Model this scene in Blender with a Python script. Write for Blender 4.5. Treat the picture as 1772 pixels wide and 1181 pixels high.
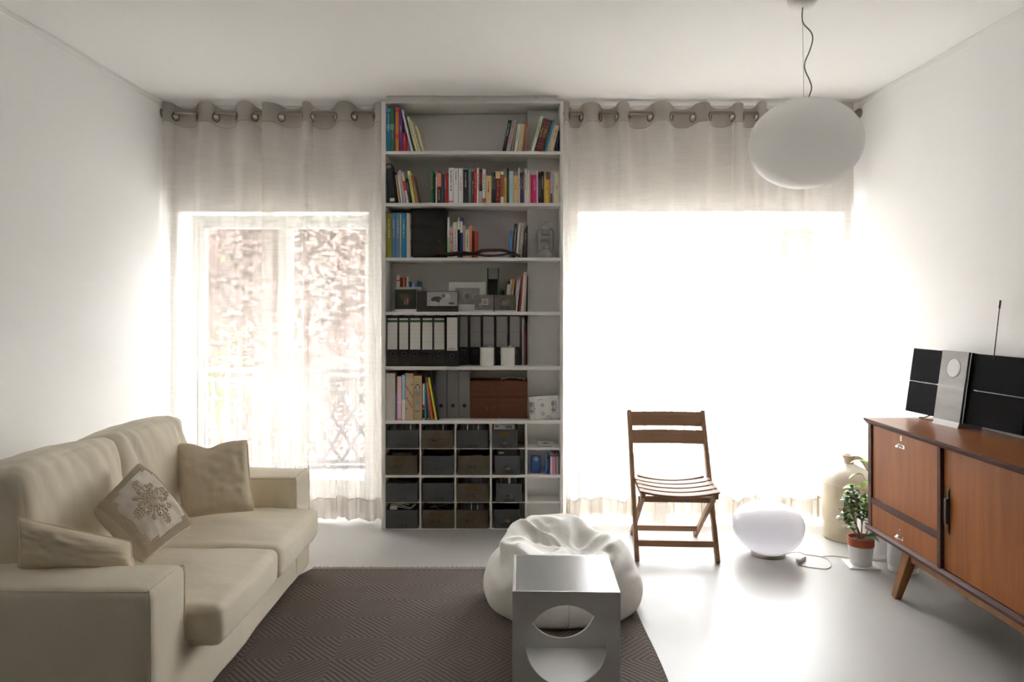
import bpy, bmesh, math, random
from mathutils import Vector, Matrix, noise

for o in list(bpy.data.objects):
    bpy.data.objects.remove(o)
SC = bpy.context.scene
COL = SC.collection
PI = math.pi

# ------------------------------------------------------------------ camera, sky, sun, exposure
F, CX, CY, EYE = 1272.0, 875.0, 526.0, 1.44          # focal length in pixels, vanishing point, eye height
cam_d = bpy.data.cameras.new('camera')
cam_d.sensor_width = 36.0
cam_d.lens = 36.0 * F / 1772.0
cam_d.shift_x = (886.0 - CX) / 1772.0
cam_d.shift_y = -(590.5 - CY) / 1772.0
cam_d.clip_start = 0.05
cam = bpy.data.objects.new('camera', cam_d)
cam.location = (0, 0, EYE)
cam.rotation_euler = (PI / 2, 0, 0)
COL.objects.link(cam)
SC.camera = cam

world = bpy.data.worlds.new('sky')
SC.world = world
world.use_nodes = True
wn = world.node_tree
wn.nodes['Background'].inputs['Color'].default_value = (0.965, 0.98, 1.0, 1)
wn.nodes['Background'].inputs['Strength'].default_value = 13.0

sun_d = bpy.data.lights.new('sun', 'SUN')
sun_d.energy = 10.0
sun_d.angle = math.radians(2.0)
sun_d.color = (1.0, 0.955, 0.89)
sun = bpy.data.objects.new('sun', sun_d)
el, az = math.radians(62), math.radians(12)             # high sun in front of the windows, a little to the right
sd = Vector((math.sin(az) * math.cos(el), math.cos(az) * math.cos(el), math.sin(el)))
sun.rotation_euler = sd.to_track_quat('Z', 'Y').to_euler()
sun.location = (4, 14, 20)
COL.objects.link(sun)

SC.view_settings.view_transform = 'Standard'
SC.view_settings.look = 'None'
SC.view_settings.gamma = 1.0
SC.view_settings.use_curve_mapping = False
SC.view_settings.exposure = 1.75
cy = SC.cycles
cy.use_denoising = True
cy.max_bounces = 12
cy.diffuse_bounces = 7
cy.glossy_bounces = 4
cy.transmission_bounces = 8
cy.transparent_max_bounces = 24
cy.sample_clamp_indirect = 12.0
cy.caustics_reflective = False
cy.caustics_refractive = False

# ------------------------------------------------------------------ helpers
def P(px, py, d):
    """world point seen at a pixel, at distance d in front of the camera plane"""
    return Vector(((px - CX) * d / F, d, EYE - (py - CY) * d / F))
def PX(px, d): return (px - CX) * d / F
def PZ(py, d): return EYE - (py - CY) * d / F

def lin(c):
    r = []
    for v in c:
        v = v / 255.0
        r.append(v / 12.92 if v <= 0.04045 else ((v + 0.055) / 1.055) ** 2.4)
    return r

def dim(c, k=1.75):
    """albedo of a colour read in the dim bookcase"""
    return tuple(min(0.86, v * k) for v in lin(c))

MATS = {}
def mat(name, rgb=None, rough=0.6, metal=0.0, vary=0.0, vscale=8.0, bump=0.0, bscale=60.0, stretch=(1, 1, 1), coat=0.0, spec=0.5,
        albedo=None, trans=0.0, sub=0.0, sheen=0.0, detail=4.0):
    if name in MATS: return MATS[name]
    m = bpy.data.materials.new(name); m.use_nodes = True
    nt = m.node_tree; b = nt.nodes['Principled BSDF']
    c = tuple(albedo) if albedo else tuple(lin(rgb))
    b.inputs['Base Color'].default_value = (*c[:3], 1)
    b.inputs['Roughness'].default_value = rough
    b.inputs['Metallic'].default_value = metal
    b.inputs['Specular IOR Level'].default_value = spec
    b.inputs['Coat Weight'].default_value = coat
    b.inputs['Coat Roughness'].default_value = 0.12
    b.inputs['Transmission Weight'].default_value = trans
    b.inputs['Sheen Weight'].default_value = sheen
    if sub:
        b.inputs['Subsurface Weight'].default_value = sub
        b.inputs['Subsurface Radius'].default_value = (0.06, 0.06, 0.06)
        b.inputs['Subsurface Scale'].default_value = 0.5
    if vary or bump:
        tc = nt.nodes.new('ShaderNodeTexCoord'); mp = nt.nodes.new('ShaderNodeMapping')
        mp.inputs['Scale'].default_value = stretch
        nt.links.new(tc.outputs['Object'], mp.inputs['Vector'])
    if vary:
        n = nt.nodes.new('ShaderNodeTexNoise'); n.inputs['Scale'].default_value = vscale; n.inputs['Detail'].default_value = detail
        nt.links.new(mp.outputs['Vector'], n.inputs['Vector'])
        mr = nt.nodes.new('ShaderNodeMapRange')
        mr.inputs['From Min'].default_value = 0.3; mr.inputs['From Max'].default_value = 0.7
        mr.inputs['To Min'].default_value = 1 - vary; mr.inputs['To Max'].default_value = 1 + vary
        nt.links.new(n.outputs['Fac'], mr.inputs['Value'])
        mx = nt.nodes.new('ShaderNodeVectorMath'); mx.operation = 'SCALE'
        mx.inputs[0].default_value = c[:3]
        nt.links.new(mr.outputs['Result'], mx.inputs['Scale'])
        nt.links.new(mx.outputs['Vector'], b.inputs['Base Color'])
    if bump:
        n2 = nt.nodes.new('ShaderNodeTexNoise'); n2.inputs['Scale'].default_value = bscale; n2.inputs['Detail'].default_value = 3
        nt.links.new(mp.outputs['Vector'], n2.inputs['Vector'])
        bp = nt.nodes.new('ShaderNodeBump'); bp.inputs['Strength'].default_value = bump; bp.inputs['Distance'].default_value = 0.01
        nt.links.new(n2.outputs['Fac'], bp.inputs['Height'])
        nt.links.new(bp.outputs['Normal'], b.inputs['Normal'])
    MATS[name] = m
    return m

def print_mat(name, base, shapes, rough=0.4, nz=0.0, nzscale=40):
    """a flat print: ellipses and rectangles laid over a base colour, in the object's own x/z coordinates"""
    if name in MATS: return MATS[name]
    m = bpy.data.materials.new(name); m.use_nodes = True
    nt = m.node_tree; L = nt.links; b = nt.nodes['Principled BSDF']; b.inputs['Roughness'].default_value = rough
    tc = nt.nodes.new('ShaderNodeTexCoord')
    col = None
    rgb = nt.nodes.new('ShaderNodeRGB'); rgb.outputs[0].default_value = (*base, 1); col = rgb.outputs[0]
    if nz:
        n = nt.nodes.new('ShaderNodeTexNoise'); n.inputs['Scale'].default_value = nzscale; n.inputs['Detail'].default_value = 6
        L.new(tc.outputs['Object'], n.inputs['Vector'])
        r = nt.nodes.new('ShaderNodeMapRange'); r.inputs['From Min'].default_value = .35; r.inputs['From Max'].default_value = .65
        r.inputs['To Min'].default_value = 1 - nz; r.inputs['To Max'].default_value = 1 + nz
        L.new(n.outputs['Fac'], r.inputs['Value'])
        s = nt.nodes.new('ShaderNodeVectorMath'); s.operation = 'SCALE'; L.new(col, s.inputs[0]); L.new(r.outputs[0], s.inputs['Scale']); col = s.outputs[0]
    for (kind, cx, cz, rx, rz, c) in shapes:
        sub = nt.nodes.new('ShaderNodeVectorMath'); sub.operation = 'SUBTRACT'; sub.inputs[1].default_value = (cx, 0, cz)
        L.new(tc.outputs['Object'], sub.inputs[0])
        mu = nt.nodes.new('ShaderNodeVectorMath'); mu.operation = 'MULTIPLY'; mu.inputs[1].default_value = (1 / rx, 0, 1 / rz)
        L.new(sub.outputs[0], mu.inputs[0])
        if kind == 'e':
            ln = nt.nodes.new('ShaderNodeVectorMath'); ln.operation = 'LENGTH'; L.new(mu.outputs[0], ln.inputs[0]); val = ln.outputs['Value']
        else:
            ab = nt.nodes.new('ShaderNodeVectorMath'); ab.operation = 'ABSOLUTE'; L.new(mu.outputs[0], ab.inputs[0])
            sp = nt.nodes.new('ShaderNodeSeparateXYZ'); L.new(ab.outputs[0], sp.inputs[0])
            mxx = nt.nodes.new('ShaderNodeMath'); mxx.operation = 'MAXIMUM'; L.new(sp.outputs['X'], mxx.inputs[0]); L.new(sp.outputs['Z'], mxx.inputs[1]); val = mxx.outputs[0]
        lt = nt.nodes.new('ShaderNodeMapRange'); lt.inputs['From Min'].default_value = 1.06; lt.inputs['From Max'].default_value = 0.94
        L.new(val, lt.inputs['Value'])
        mix = nt.nodes.new('ShaderNodeMix'); mix.data_type = 'RGBA'
        L.new(lt.outputs[0], mix.inputs['Factor']); L.new(col, mix.inputs['A']); mix.inputs['B'].default_value = (*c, 1)
        col = mix.outputs['Result']
    L.new(col, b.inputs['Base Color'])
    MATS[name] = m
    return m

def wood(name, c1, c2, axis='z', scale=14.0, rough=0.35, coat=0.15, albedo=False, contrast=1.0, bump=.12):
    if name in MATS: return MATS[name]
    m = bpy.data.materials.new(name); m.use_nodes = True
    nt = m.node_tree; L = nt.links; b = nt.nodes['Principled BSDF']
    tc = nt.nodes.new('ShaderNodeTexCoord'); mp = nt.nodes.new('ShaderNodeMapping')
    s = {'x': (0.07, 1, 1), 'y': (1, 0.07, 1), 'z': (1, 1, 0.07)}[axis]
    mp.inputs['Scale'].default_value = s
    L.new(tc.outputs['Object'], mp.inputs['Vector'])
    n = nt.nodes.new('ShaderNodeTexNoise'); n.inputs['Scale'].default_value = scale * 4; n.inputs['Detail'].default_value = 6; n.inputs['Roughness'].default_value = 0.65
    L.new(mp.outputs['Vector'], n.inputs['Vector'])
    n2 = nt.nodes.new('ShaderNodeTexNoise'); n2.inputs['Scale'].default_value = scale * 0.35; n2.inputs['Detail'].default_value = 3
    L.new(mp.outputs['Vector'], n2.inputs['Vector'])
    ad = nt.nodes.new('ShaderNodeMath'); ad.operation = 'ADD'; L.new(n.outputs['Fac'], ad.inputs[0]); L.new(n2.outputs['Fac'], ad.inputs[1])
    mr = nt.nodes.new('ShaderNodeMapRange'); mr.inputs['From Min'].default_value = 1 - .32 / contrast; mr.inputs['From Max'].default_value = 1 + .32 / contrast
    L.new(ad.outputs[0], mr.inputs['Value'])
    mix = nt.nodes.new('ShaderNodeMix'); mix.data_type = 'RGBA'
    mix.inputs['A'].default_value = (*lin(c1), 1); mix.inputs['B'].default_value = (*lin(c2), 1)
    L.new(mr.outputs[0], mix.inputs['Factor']); L.new(mix.outputs['Result'], b.inputs['Base Color'])
    b.inputs['Roughness'].default_value = rough; b.inputs['Coat Weight'].default_value = coat; b.inputs['Coat Roughness'].default_value = .2; b.inputs['Specular IOR Level'].default_value = .2
    bp = nt.nodes.new('ShaderNodeBump'); bp.inputs['Strength'].default_value = bump; bp.inputs['Distance'].default_value = .004
    L.new(n.outputs['Fac'], bp.inputs['Height']); L.new(bp.outputs['Normal'], b.inputs['Normal'])
    MATS[name] = m
    return m

def tag(o, label=None, cat=None, group=None, kind=None):
    if label: o['label'] = label
    if cat: o['category'] = cat
    if group: o['group'] = group
    if kind: o['kind'] = kind
    return o

def empty(name, loc=(0, 0, 0), rz=0.0, label=None, cat=None, group=None, kind=None):
    o = bpy.data.objects.new(name, None); COL.objects.link(o)
    o.empty_display_size = 0.05
    o.location = loc; o.rotation_euler = (0, 0, rz)
    return tag(o, label, cat, group, kind)

def world_loc(o):
    v = Vector((0, 0, 0))
    while o: v += o.location; o = o.parent
    return v

def place(name, me, m, parent=None, loc=None, rot=None):
    o = bpy.data.objects.new(name, me); COL.objects.link(o)
    if m is not None and not me.materials: me.materials.append(m)
    if parent: o.parent = parent
    if loc is not None: o.location = loc
    if rot is not None: o.rotation_euler = rot
    return o

class MB:
    def __init__(s): s.v = []; s.f = []
    def add(s, vs, fs):
        k = len(s.v); s.v += [Vector(v) for v in vs]; s.f += [tuple(i + k for i in f) for f in fs]; return s
    def box(s, x0, x1, y0, y1, z0, z1):
        return s.add([(x0, y0, z0), (x1, y0, z0), (x1, y1, z0), (x0, y1, z0), (x0, y0, z1), (x1, y0, z1), (x1, y1, z1), (x0, y1, z1)],
                     [(0, 3, 2, 1), (4, 5, 6, 7), (0, 1, 5, 4), (1, 2, 6, 5), (2, 3, 7, 6), (3, 0, 4, 7)])
    def bar(s, p0, p1, w, t, side=(1, 0, 0), w1=None, t1=None):
        p0 = Vector(p0); p1 = Vector(p1); ax = (p1 - p0).normalized(); sv = Vector(side); sv = (sv - ax * sv.dot(ax)).normalized(); up = ax.cross(sv)
        w1 = w if w1 is None else w1; t1 = t if t1 is None else t1
        vs = []
        for p, a, b in ((p0, w, t), (p1, w1, t1)):
            for sx, sy in ((-1, -1), (1, -1), (1, 1), (-1, 1)): vs.append(p + sv * (sx * a / 2) + up * (sy * b / 2))
        return s.add(vs, [(3, 2, 1, 0), (4, 5, 6, 7), (0, 1, 5, 4), (1, 2, 6, 5), (2, 3, 7, 6), (3, 0, 4, 7)])
    def tube(s, pts, r, n=8, closed=False, caps=True):
        pts = [Vector(p) for p in pts]; N = len(pts); k = len(s.v)
        rr = r if callable(r) else (lambda i: r)
        prev = None; vs = []; fs = []
        for i, p in enumerate(pts):
            a = pts[(i - 1) % N] if (closed or i > 0) else p
            b = pts[(i + 1) % N] if (closed or i < N - 1) else p
            t = (b - a).normalized()
            if prev is None:
                u = Vector((0, 0, 1)) if abs(t.z) < 0.9 else Vector((1, 0, 0))
            else: u = prev
            u = (u - t * u.dot(t))
            if u.length < 1e-6: u = t.orthogonal()
            u.normalize(); w = t.cross(u); prev = u
            for j in range(n):
                an = 2 * PI * j / n
                vs.append(p + (u * math.cos(an) + w * math.sin(an)) * rr(i))
        M_ = N if closed else N - 1
        for i in range(M_):
            for j in range(n):
                fs.append((i * n + j, i * n + (j + 1) % n, ((i + 1) % N) * n + (j + 1) % n, ((i + 1) % N) * n + j))
        if caps and not closed:
            fs.append(tuple(reversed(range(n)))); fs.append(tuple((N - 1) * n + j for j in range(n)))
        return s.add(vs, fs)
    def lathe(s, prof, n=32, c=(0, 0, 0), sx=1.0, sy=1.0):
        c = Vector(c); vs = []; fs = []; m_ = len(prof)
        for (r, z) in prof:
            for j in range(n):
                a = 2 * PI * j / n; vs.append(c + Vector((math.cos(a) * r * sx, math.sin(a) * r * sy, z)))
        for i in range(m_ - 1):
            for j in range(n):
                fs.append((i * n + j, i * n + (j + 1) % n, (i + 1) * n + (j + 1) % n, (i + 1) * n + j))
        if prof[0][0] > 1e-6: fs.append(tuple(reversed(range(n))))
        if prof[-1][0] > 1e-6: fs.append(tuple((m_ - 1) * n + j for j in range(n)))
        return s.add(vs, fs)
    def prism(s, poly, y0, y1):
        """polygon in x/z, extruded along y"""
        n = len(poly)
        vs = [(x, y0, z) for x, z in poly] + [(x, y1, z) for x, z in poly]
        fs = [tuple(range(n)), tuple(reversed(range(n, 2 * n)))]
        fs += [(i, i + n, (i + 1) % n + n, (i + 1) % n) for i in range(n)]
        return s.add(vs, fs)
    def mesh(s, name, smooth=False, bevel=0.0, seg=2, off=None):
        me = bpy.data.meshes.new(name)
        vs = s.v if off is None else [v - off for v in s.v]
        me.from_pydata([tuple(v) for v in vs], [], s.f)
        me.validate()
        bm = bmesh.new(); bm.from_mesh(me)
        bmesh.ops.remove_doubles(bm, verts=bm.verts, dist=1e-6)
        bmesh.ops.recalc_face_normals(bm, faces=bm.faces)
        if bevel:
            es = [e for e in bm.edges if len(e.link_faces) == 2 and e.calc_face_angle(0) > 0.6]
            bmesh.ops.bevel(bm, geom=es, offset=bevel, segments=seg, profile=0.5, affect='EDGES', clamp_overlap=True)
        bm.to_mesh(me); bm.free()
        if smooth:
            me.polygons.foreach_set('use_smooth', [True] * len(me.polygons))
            try: me.set_sharp_from_angle(angle=math.radians(smooth if smooth is not True else 50))
            except Exception: pass
        return me
    def build(s, name, m, parent=None, smooth=False, bevel=0.0, seg=2, world=True, origin=None):
        """world=True: vertices are world coordinates, moved into the parent's frame"""
        off = world_loc(parent) if (parent and world) else Vector((0, 0, 0))
        if origin is not None: off = Vector(origin)
        me = s.mesh(name, smooth, bevel, seg, off)
        o = place(name, me, m, parent)
        if origin is not None: o.location = Vector(origin) - (world_loc(parent) if parent else Vector((0, 0, 0)))
        return o

def soft_box(lx, ly, lz, r, n=18, puff=(0, 0, 0), nz=0.0, nscale=4.0, seed=0.0, stretch=(1, 1, 1)):
    """a rounded, stuffed box centred on the origin, wrinkled a little"""
    bm = bmesh.new(); bmesh.ops.create_cube(bm, size=2.0)
    bmesh.ops.subdivide_edges(bm, edges=bm.edges, cuts=n, use_grid_fill=True)
    hx, hy, hz = lx / 2, ly / 2, lz / 2
    def g(t): return math.copysign(1 - (1 - min(1, abs(t))) ** 1.7, t)
    for v in bm.verts:
        a = Vector((g(v.co.x), g(v.co.y), g(v.co.z)))
        p = Vector((a.x * hx, a.y * hy, a.z * hz))
        q = Vector((max(-hx + r, min(hx - r, p.x)), max(-hy + r, min(hy - r, p.y)), max(-hz + r, min(hz - r, p.z))))
        d = p - q
        if d.length > 1e-9:
            # distance within the rounded shell
            d = d.normalized() * r
        p2 = q + d
        bx = (1 - a.y ** 2) * (1 - a.z ** 2); by = (1 - a.x ** 2) * (1 - a.z ** 2); bz = (1 - a.x ** 2) * (1 - a.y ** 2)
        p2.x += math.copysign(puff[0] * bx * abs(a.x) ** 3, a.x); p2.y += math.copysign(puff[1] * by * abs(a.y) ** 3, a.y)
        p2.z += math.copysign(puff[2] * bz * abs(a.z) ** 3, a.z)
        v.co = p2
    bm.normal_update()
    if nz:
        for v in bm.verts:
            c = Vector((v.co.x * stretch[0], v.co.y * stretch[1], v.co.z * stretch[2])) * nscale + Vector((seed, seed * 1.7, -seed))
            k = noise.noise(c) + 0.5 * noise.noise(c * 2.3)
            v.co += v.normal * nz * k
    me = bpy.data.meshes.new('soft'); bm.to_mesh(me); bm.free()
    me.polygons.foreach_set('use_smooth', [True] * len(me.polygons))
    return me

TEXT = {}
def text_mesh(s, size, bold=0.0):
    """lettering lying in x/z, facing -y, centred on the origin"""
    key = (s, size)
    if key in TEXT: return TEXT[key]
    cu = bpy.data.curves.new('lettering', 'FONT'); cu.body = s; cu.size = size; cu.align_x = 'CENTER'; cu.align_y = 'CENTER'; cu.resolution_u = 3; cu.offset = size * bold
    ob = bpy.data.objects.new('lettering', cu)
    me = bpy.data.meshes.new_from_object(ob)
    bpy.data.objects.remove(ob)
    me.transform(Matrix.Rotation(PI / 2, 4, 'X'))
    me.name = 'lettering'; me.materials.clear()
    TEXT[key] = me
    return me

ORD = ['first', 'second', 'third', 'fourth', 'fifth', 'sixth', 'seventh', 'eighth', 'ninth', 'tenth', 'eleventh', 'twelfth', 'thirteenth', 'fourteenth',
       'fifteenth', 'sixteenth', 'seventeenth', 'eighteenth', 'nineteenth', 'twentieth']
def ordinal(i):
    if i < 20: return ORD[i]
    tens = {2: 'twent', 3: 'thirt', 4: 'fort', 5: 'fift'}[(i + 1) // 10]
    u = (i + 1) % 10
    return tens + ('ieth' if u == 0 else 'y-' + ORD[u - 1])

# ------------------------------------------------------------------ room shell
XL, XR, YB, YF, ZC = -2.25, 2.32, 4.95, -3.0, 2.77
WT = 0.35                                             # depth of the window wall
ZW = 2.06                                             # head of the window openings
LW = (-2.21, -0.922); RW = (0.486, 2.275)             # the two openings

m_wall = mat('wall_paint', albedo=(.87, .868, .865), rough=.75, bump=.03, bscale=120)
m_rear = mat('timber_lining', (150, 146, 140), rough=.6, vary=.15, vscale=6, stretch=(4, 4, .3))
m_ceil = mat('ceiling_paint', albedo=(.88, .878, .875), rough=.8)
m_trim = mat('trim_paint', albedo=(.85, .845, .835), rough=.6)
m_floor = mat('resin_floor', albedo=(.40, .391, .373), rough=.38, vary=.035, vscale=1.3, bump=.01, bscale=7, coat=.0, spec=.5)

def struct(name, mb, m, label, **k):
    o = mb.build(name, m, **k); tag(o, label, None, None, 'structure'); return o

struct('floor', MB().box(XL - .1, XR + .1, YF - .1, YB + WT, -.08, 0), m_floor, 'pale grey glossy poured resin floor of the living room')
struct('ceiling', MB().box(XL - .1, XR + .1, YF - .1, YB + WT, ZC, ZC + .12), m_ceil, 'plain white ceiling of the living room')
struct('wall_left', MB().box(XL - .1, XL, YF - .1, YB + WT, 0, ZC), m_wall, 'plain white side wall behind the sofa')
struct('wall_right', MB().box(XR, XR + .1, YF - .1, YB + WT, 0, ZC), m_wall, 'plain white side wall behind the wooden sideboard')
struct('wall_front', MB().box(XL, XR, YF - .1, YF, 0, ZC), m_rear, 'grey timber lined wall behind the viewer')
wb = MB()
for x0, x1, z0, z1 in ((XL, LW[0], 0, ZC), (LW[1], RW[0], 0, ZC), (RW[1], XR, 0, ZC), (LW[0], LW[1], ZW, ZC), (RW[0], RW[1], ZW, ZC)):
    wb.box(x0, x1, YB, YB + WT, z0, z1)
struct('wall_back', wb, m_wall, 'white window wall with two balcony openings behind the curtains')
def cornice(name, x0, x1, y0, y1, label):
    struct(name, MB().box(x0, x1, y0, y1, ZC - .034, ZC), m_trim, label, bevel=.003)
cornice('trim_1', XL, XL + .007, YF, YB, 'narrow cornice strip along the ceiling above the sofa')
cornice('trim_2', XR - .007, XR, YF, YB, 'narrow cornice strip along the ceiling above the sideboard')
cornice('trim_3', XL, -.80, YB - .02, YB, 'narrow cornice strip above the curtain by the sofa')
cornice('trim_4', .37, XR, YB - .02, YB, 'narrow cornice strip above the curtain by the pendant lamp')

# ------------------------------------------------------------------ balcony doors
m_frame = mat('window_frame_paint', albedo=(.78, .78, .76), rough=.4)
m_steel = mat('brushed_steel', (176, 172, 166), rough=.35, metal=1)
m_hinge = mat('hinge_white', albedo=(.7, .7, .68), rough=.4)
def glass_mat():
    m = bpy.data.materials.new('pane_glass'); m.use_nodes = True; nt = m.node_tree
    nt.nodes.remove(nt.nodes['Principled BSDF']); out = nt.nodes['Material Output']
    t = nt.nodes.new('ShaderNodeBsdfTransparent'); t.inputs[0].default_value = (.96, .96, .96, 1)
    g = nt.nodes.new('ShaderNodeBsdfGlossy'); g.inputs['Roughness'].default_value = .02
    mx = nt.nodes.new('ShaderNodeMixShader'); mx.inputs[0].default_value = .04
    nt.links.new(t.outputs[0], mx.inputs[1]); nt.links.new(g.outputs[0], mx.inputs[2])
    nt.links.new(mx.outputs[0], out.inputs[0]); return m
m_glass = glass_mat()

def balcony_door(name, x0, x1, leaves, label, kick=.19):
    root = empty(name, ((x0 + x1) / 2, 5.24, 0), label=label, kind='structure')
    y0, y1 = 5.20, 5.275
    fr = MB()
    fr.box(x0, x0 + .03, y0, y1, 0, ZW).box(x1 - .03, x1, y0, y1, 0, ZW).box(x0 + .03, x1 - .03, y0, y1, ZW - .035, ZW).box(x0 + .03, x1 - .03, y0, y1, 0, .03)
    fr.build('frame', m_frame, root, bevel=.004)
    w = (x1 - x0 - .06) / leaves
    for i in range(leaves):
        a = x0 + .03 + i * w + .002; b = a + w - .004
        s = MB(); st = .045; ya, yb = y0 + .015, y1 - .01
        s.box(a, a + st, ya, yb, .032, ZW - .037).box(b - st, b, ya, yb, .032, ZW - .037)
        s.box(a + st, b - st, ya, yb, ZW - .085, ZW - .037).box(a + st, b - st, ya, yb, .032, kick)
        so = s.build('sash', m_frame, root, bevel=.003)
        MB().box(a + st, b - st, ya + .02, ya + .024, kick, ZW - .085).build('pane', m_glass, so)
    for z in (.35, 1.0, 1.75):
        MB().tube([(x0 + .032, y0 - .006, z - .045), (x0 + .032, y0 - .006, z + .045)], .008, 8).build('hinge', m_hinge, root, smooth=True)
    xm = (x0 + x1) / 2 + .03
    MB().box(xm - .012, xm + .012, y0 - .012, y0 + .014, .95, 1.11).tube([(xm, y0 - .02, 1.05), (xm, y0 - .05, 1.05), (xm + .1, y0 - .05, 1.05)], .008, 8).build('handle', m_steel, root, bevel=.001)
    return root
balcony_door('window_1', LW[0], LW[1], 2, 'glazed balcony door behind the sheer curtain beside the sofa')
balcony_door('window_2', RW[0], RW[1], 3, 'wide glazed balcony door behind the sunlit curtain by the folding chair', kick=.38)

# ------------------------------------------------------------------ outside
m_conc = mat('balcony_tile', albedo=(.36, .35, .33), rough=.7, vary=.06, vscale=5)
m_rail = mat('railing_paint', albedo=(.075, .075, .078), rough=.6, spec=.2)
struct('balcony_floor', MB().box(-5, 5, YB + WT, 6.45, -.2, -.03), m_conc, 'pale paved balcony floor outside the windows')
YR = 6.28
rl = empty('balcony_railing', (0, YR, -.03), label='grey painted balcony railing with upright bars outside the windows', cat='railing')
MB().box(-5, 5, YR - .035, YR + .035, .855, .89).build('top_rail', m_rail, rl, bevel=.006)
MB().box(-5, 5, YR - .015, YR + .015, .775, .81).build('middle_rail', m_rail, rl, bevel=.004)
MB().box(-5, 5, YR - .015, YR + .015, .03, .06).build('bottom_rail', m_rail, rl, bevel=.004)
bal = MB().box(-.014, .014, -.012, .012, .055, .78).mesh('baluster')
x = -3.3
while x < 3.6:
    if not (-2.0 < x < .35): place('baluster', bal, m_rail, rl, (x, 0, .03))
    x += .115
post = MB().box(-.03, .03, -.03, .03, 0, .86).mesh('post', bevel=.004)
for x in (-3.4, -2.05, -.6, .9, 2.4, 3.6): place('post', post, m_rail, rl, (x, 0, 0))
lt = empty('trellis_panel', (-1.5, YR - .06, .1), label='pale grey diamond trellis panel fixed inside the balcony railing', cat='trellis')
tx0, tx1, tz0, tz1 = -1.95, -.98, .10, .80
MB().box(tx0, tx1, YR - .075, YR - .05, tz1 - .02, tz1 + .01).build('trellis_rail', m_rail, lt)
MB().box(tx0, tx1, YR - .075, YR - .05, tz0 - .01, tz0 + .02).build('trellis_rail', m_rail, lt)
pw, ph = .165, .27
k = (ph / pw)
for sgn, yy in ((1, YR - .066), (-1, YR - .058)):
    c = tx0 - (tz1 - tz0) / k
    while c < tx1 + (tz1 - tz0) / k:
        # line from (c, tz0) climbing to tz1, cut at the sides
        p0 = Vector((c, yy, tz0)); p1 = Vector((c + sgn * (tz1 - tz0) / k, yy, tz1))
        def cut(p, q):
            p = p.copy()
            for lim, s_ in ((tx0, 1), (tx1, -1)):
                if (p.x - lim) * s_ < 0:
                    t = (lim - p.x) / (q.x - p.x)
                    if t < 0 or t > 1: return None
                    p = p + (q - p) * t
            return p
        a = cut(p0, p1); b = cut(p1, p0)
        if a is not None and b is not None and (a - b).length > .06:
            MB().bar(a, b, .030, .008, side=(1, 0, 0)).build('slat', m_rail, lt)
        c += pw
m_ground = mat('garden_ground', albedo=(.24, .235, .22), rough=.9, vary=.2, vscale=1.2)
struct('ground', MB().box(-40, 40, 6.9, 60, -3.6, -3.5), m_ground, 'garden ground below the balcony')

def leaf_mat(name, c1, c2):
    m = bpy.data.materials.new(name); m.use_nodes = True; nt = m.node_tree; L = nt.links
    nt.nodes.remove(nt.nodes['Principled BSDF']); out = nt.nodes['Material Output']
    tc = nt.nodes.new('ShaderNodeTexCoord'); n = nt.nodes.new('ShaderNodeTexNoise'); n.inputs['Scale'].default_value = 1.3; n.inputs['Detail'].default_value = 5
    L.new(tc.outputs['Object'], n.inputs['Vector'])
    mr = nt.nodes.new('ShaderNodeMapRange'); mr.inputs['From Min'].default_value = .38; mr.inputs['From Max'].default_value = .62; L.new(n.outputs['Fac'], mr.inputs['Value'])
    mx = nt.nodes.new('ShaderNodeMix'); mx.data_type = 'RGBA'; mx.inputs['A'].default_value = (*lin(c1), 1); mx.inputs['B'].default_value = (*lin(c2), 1)
    L.new(mr.outputs[0], mx.inputs['Factor'])
    d = nt.nodes.new('ShaderNodeBsdfDiffuse'); t = nt.nodes.new('ShaderNodeBsdfTranslucent')
    L.new(mx.outputs['Result'], d.inputs[0]); L.new(mx.outputs['Result'], t.inputs[0])
    ms = nt.nodes.new('ShaderNodeMixShader'); ms.inputs[0].default_value = .45; L.new(d.outputs[0], ms.inputs[1]); L.new(t.outputs[0], ms.inputs[2]); L.new(ms.outputs[0], out.inputs[0])
    return m
m_bark = mat('bark', (92, 78, 68), rough=.9, vary=.2, vscale=8, stretch=(1, 1, .2))
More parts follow.
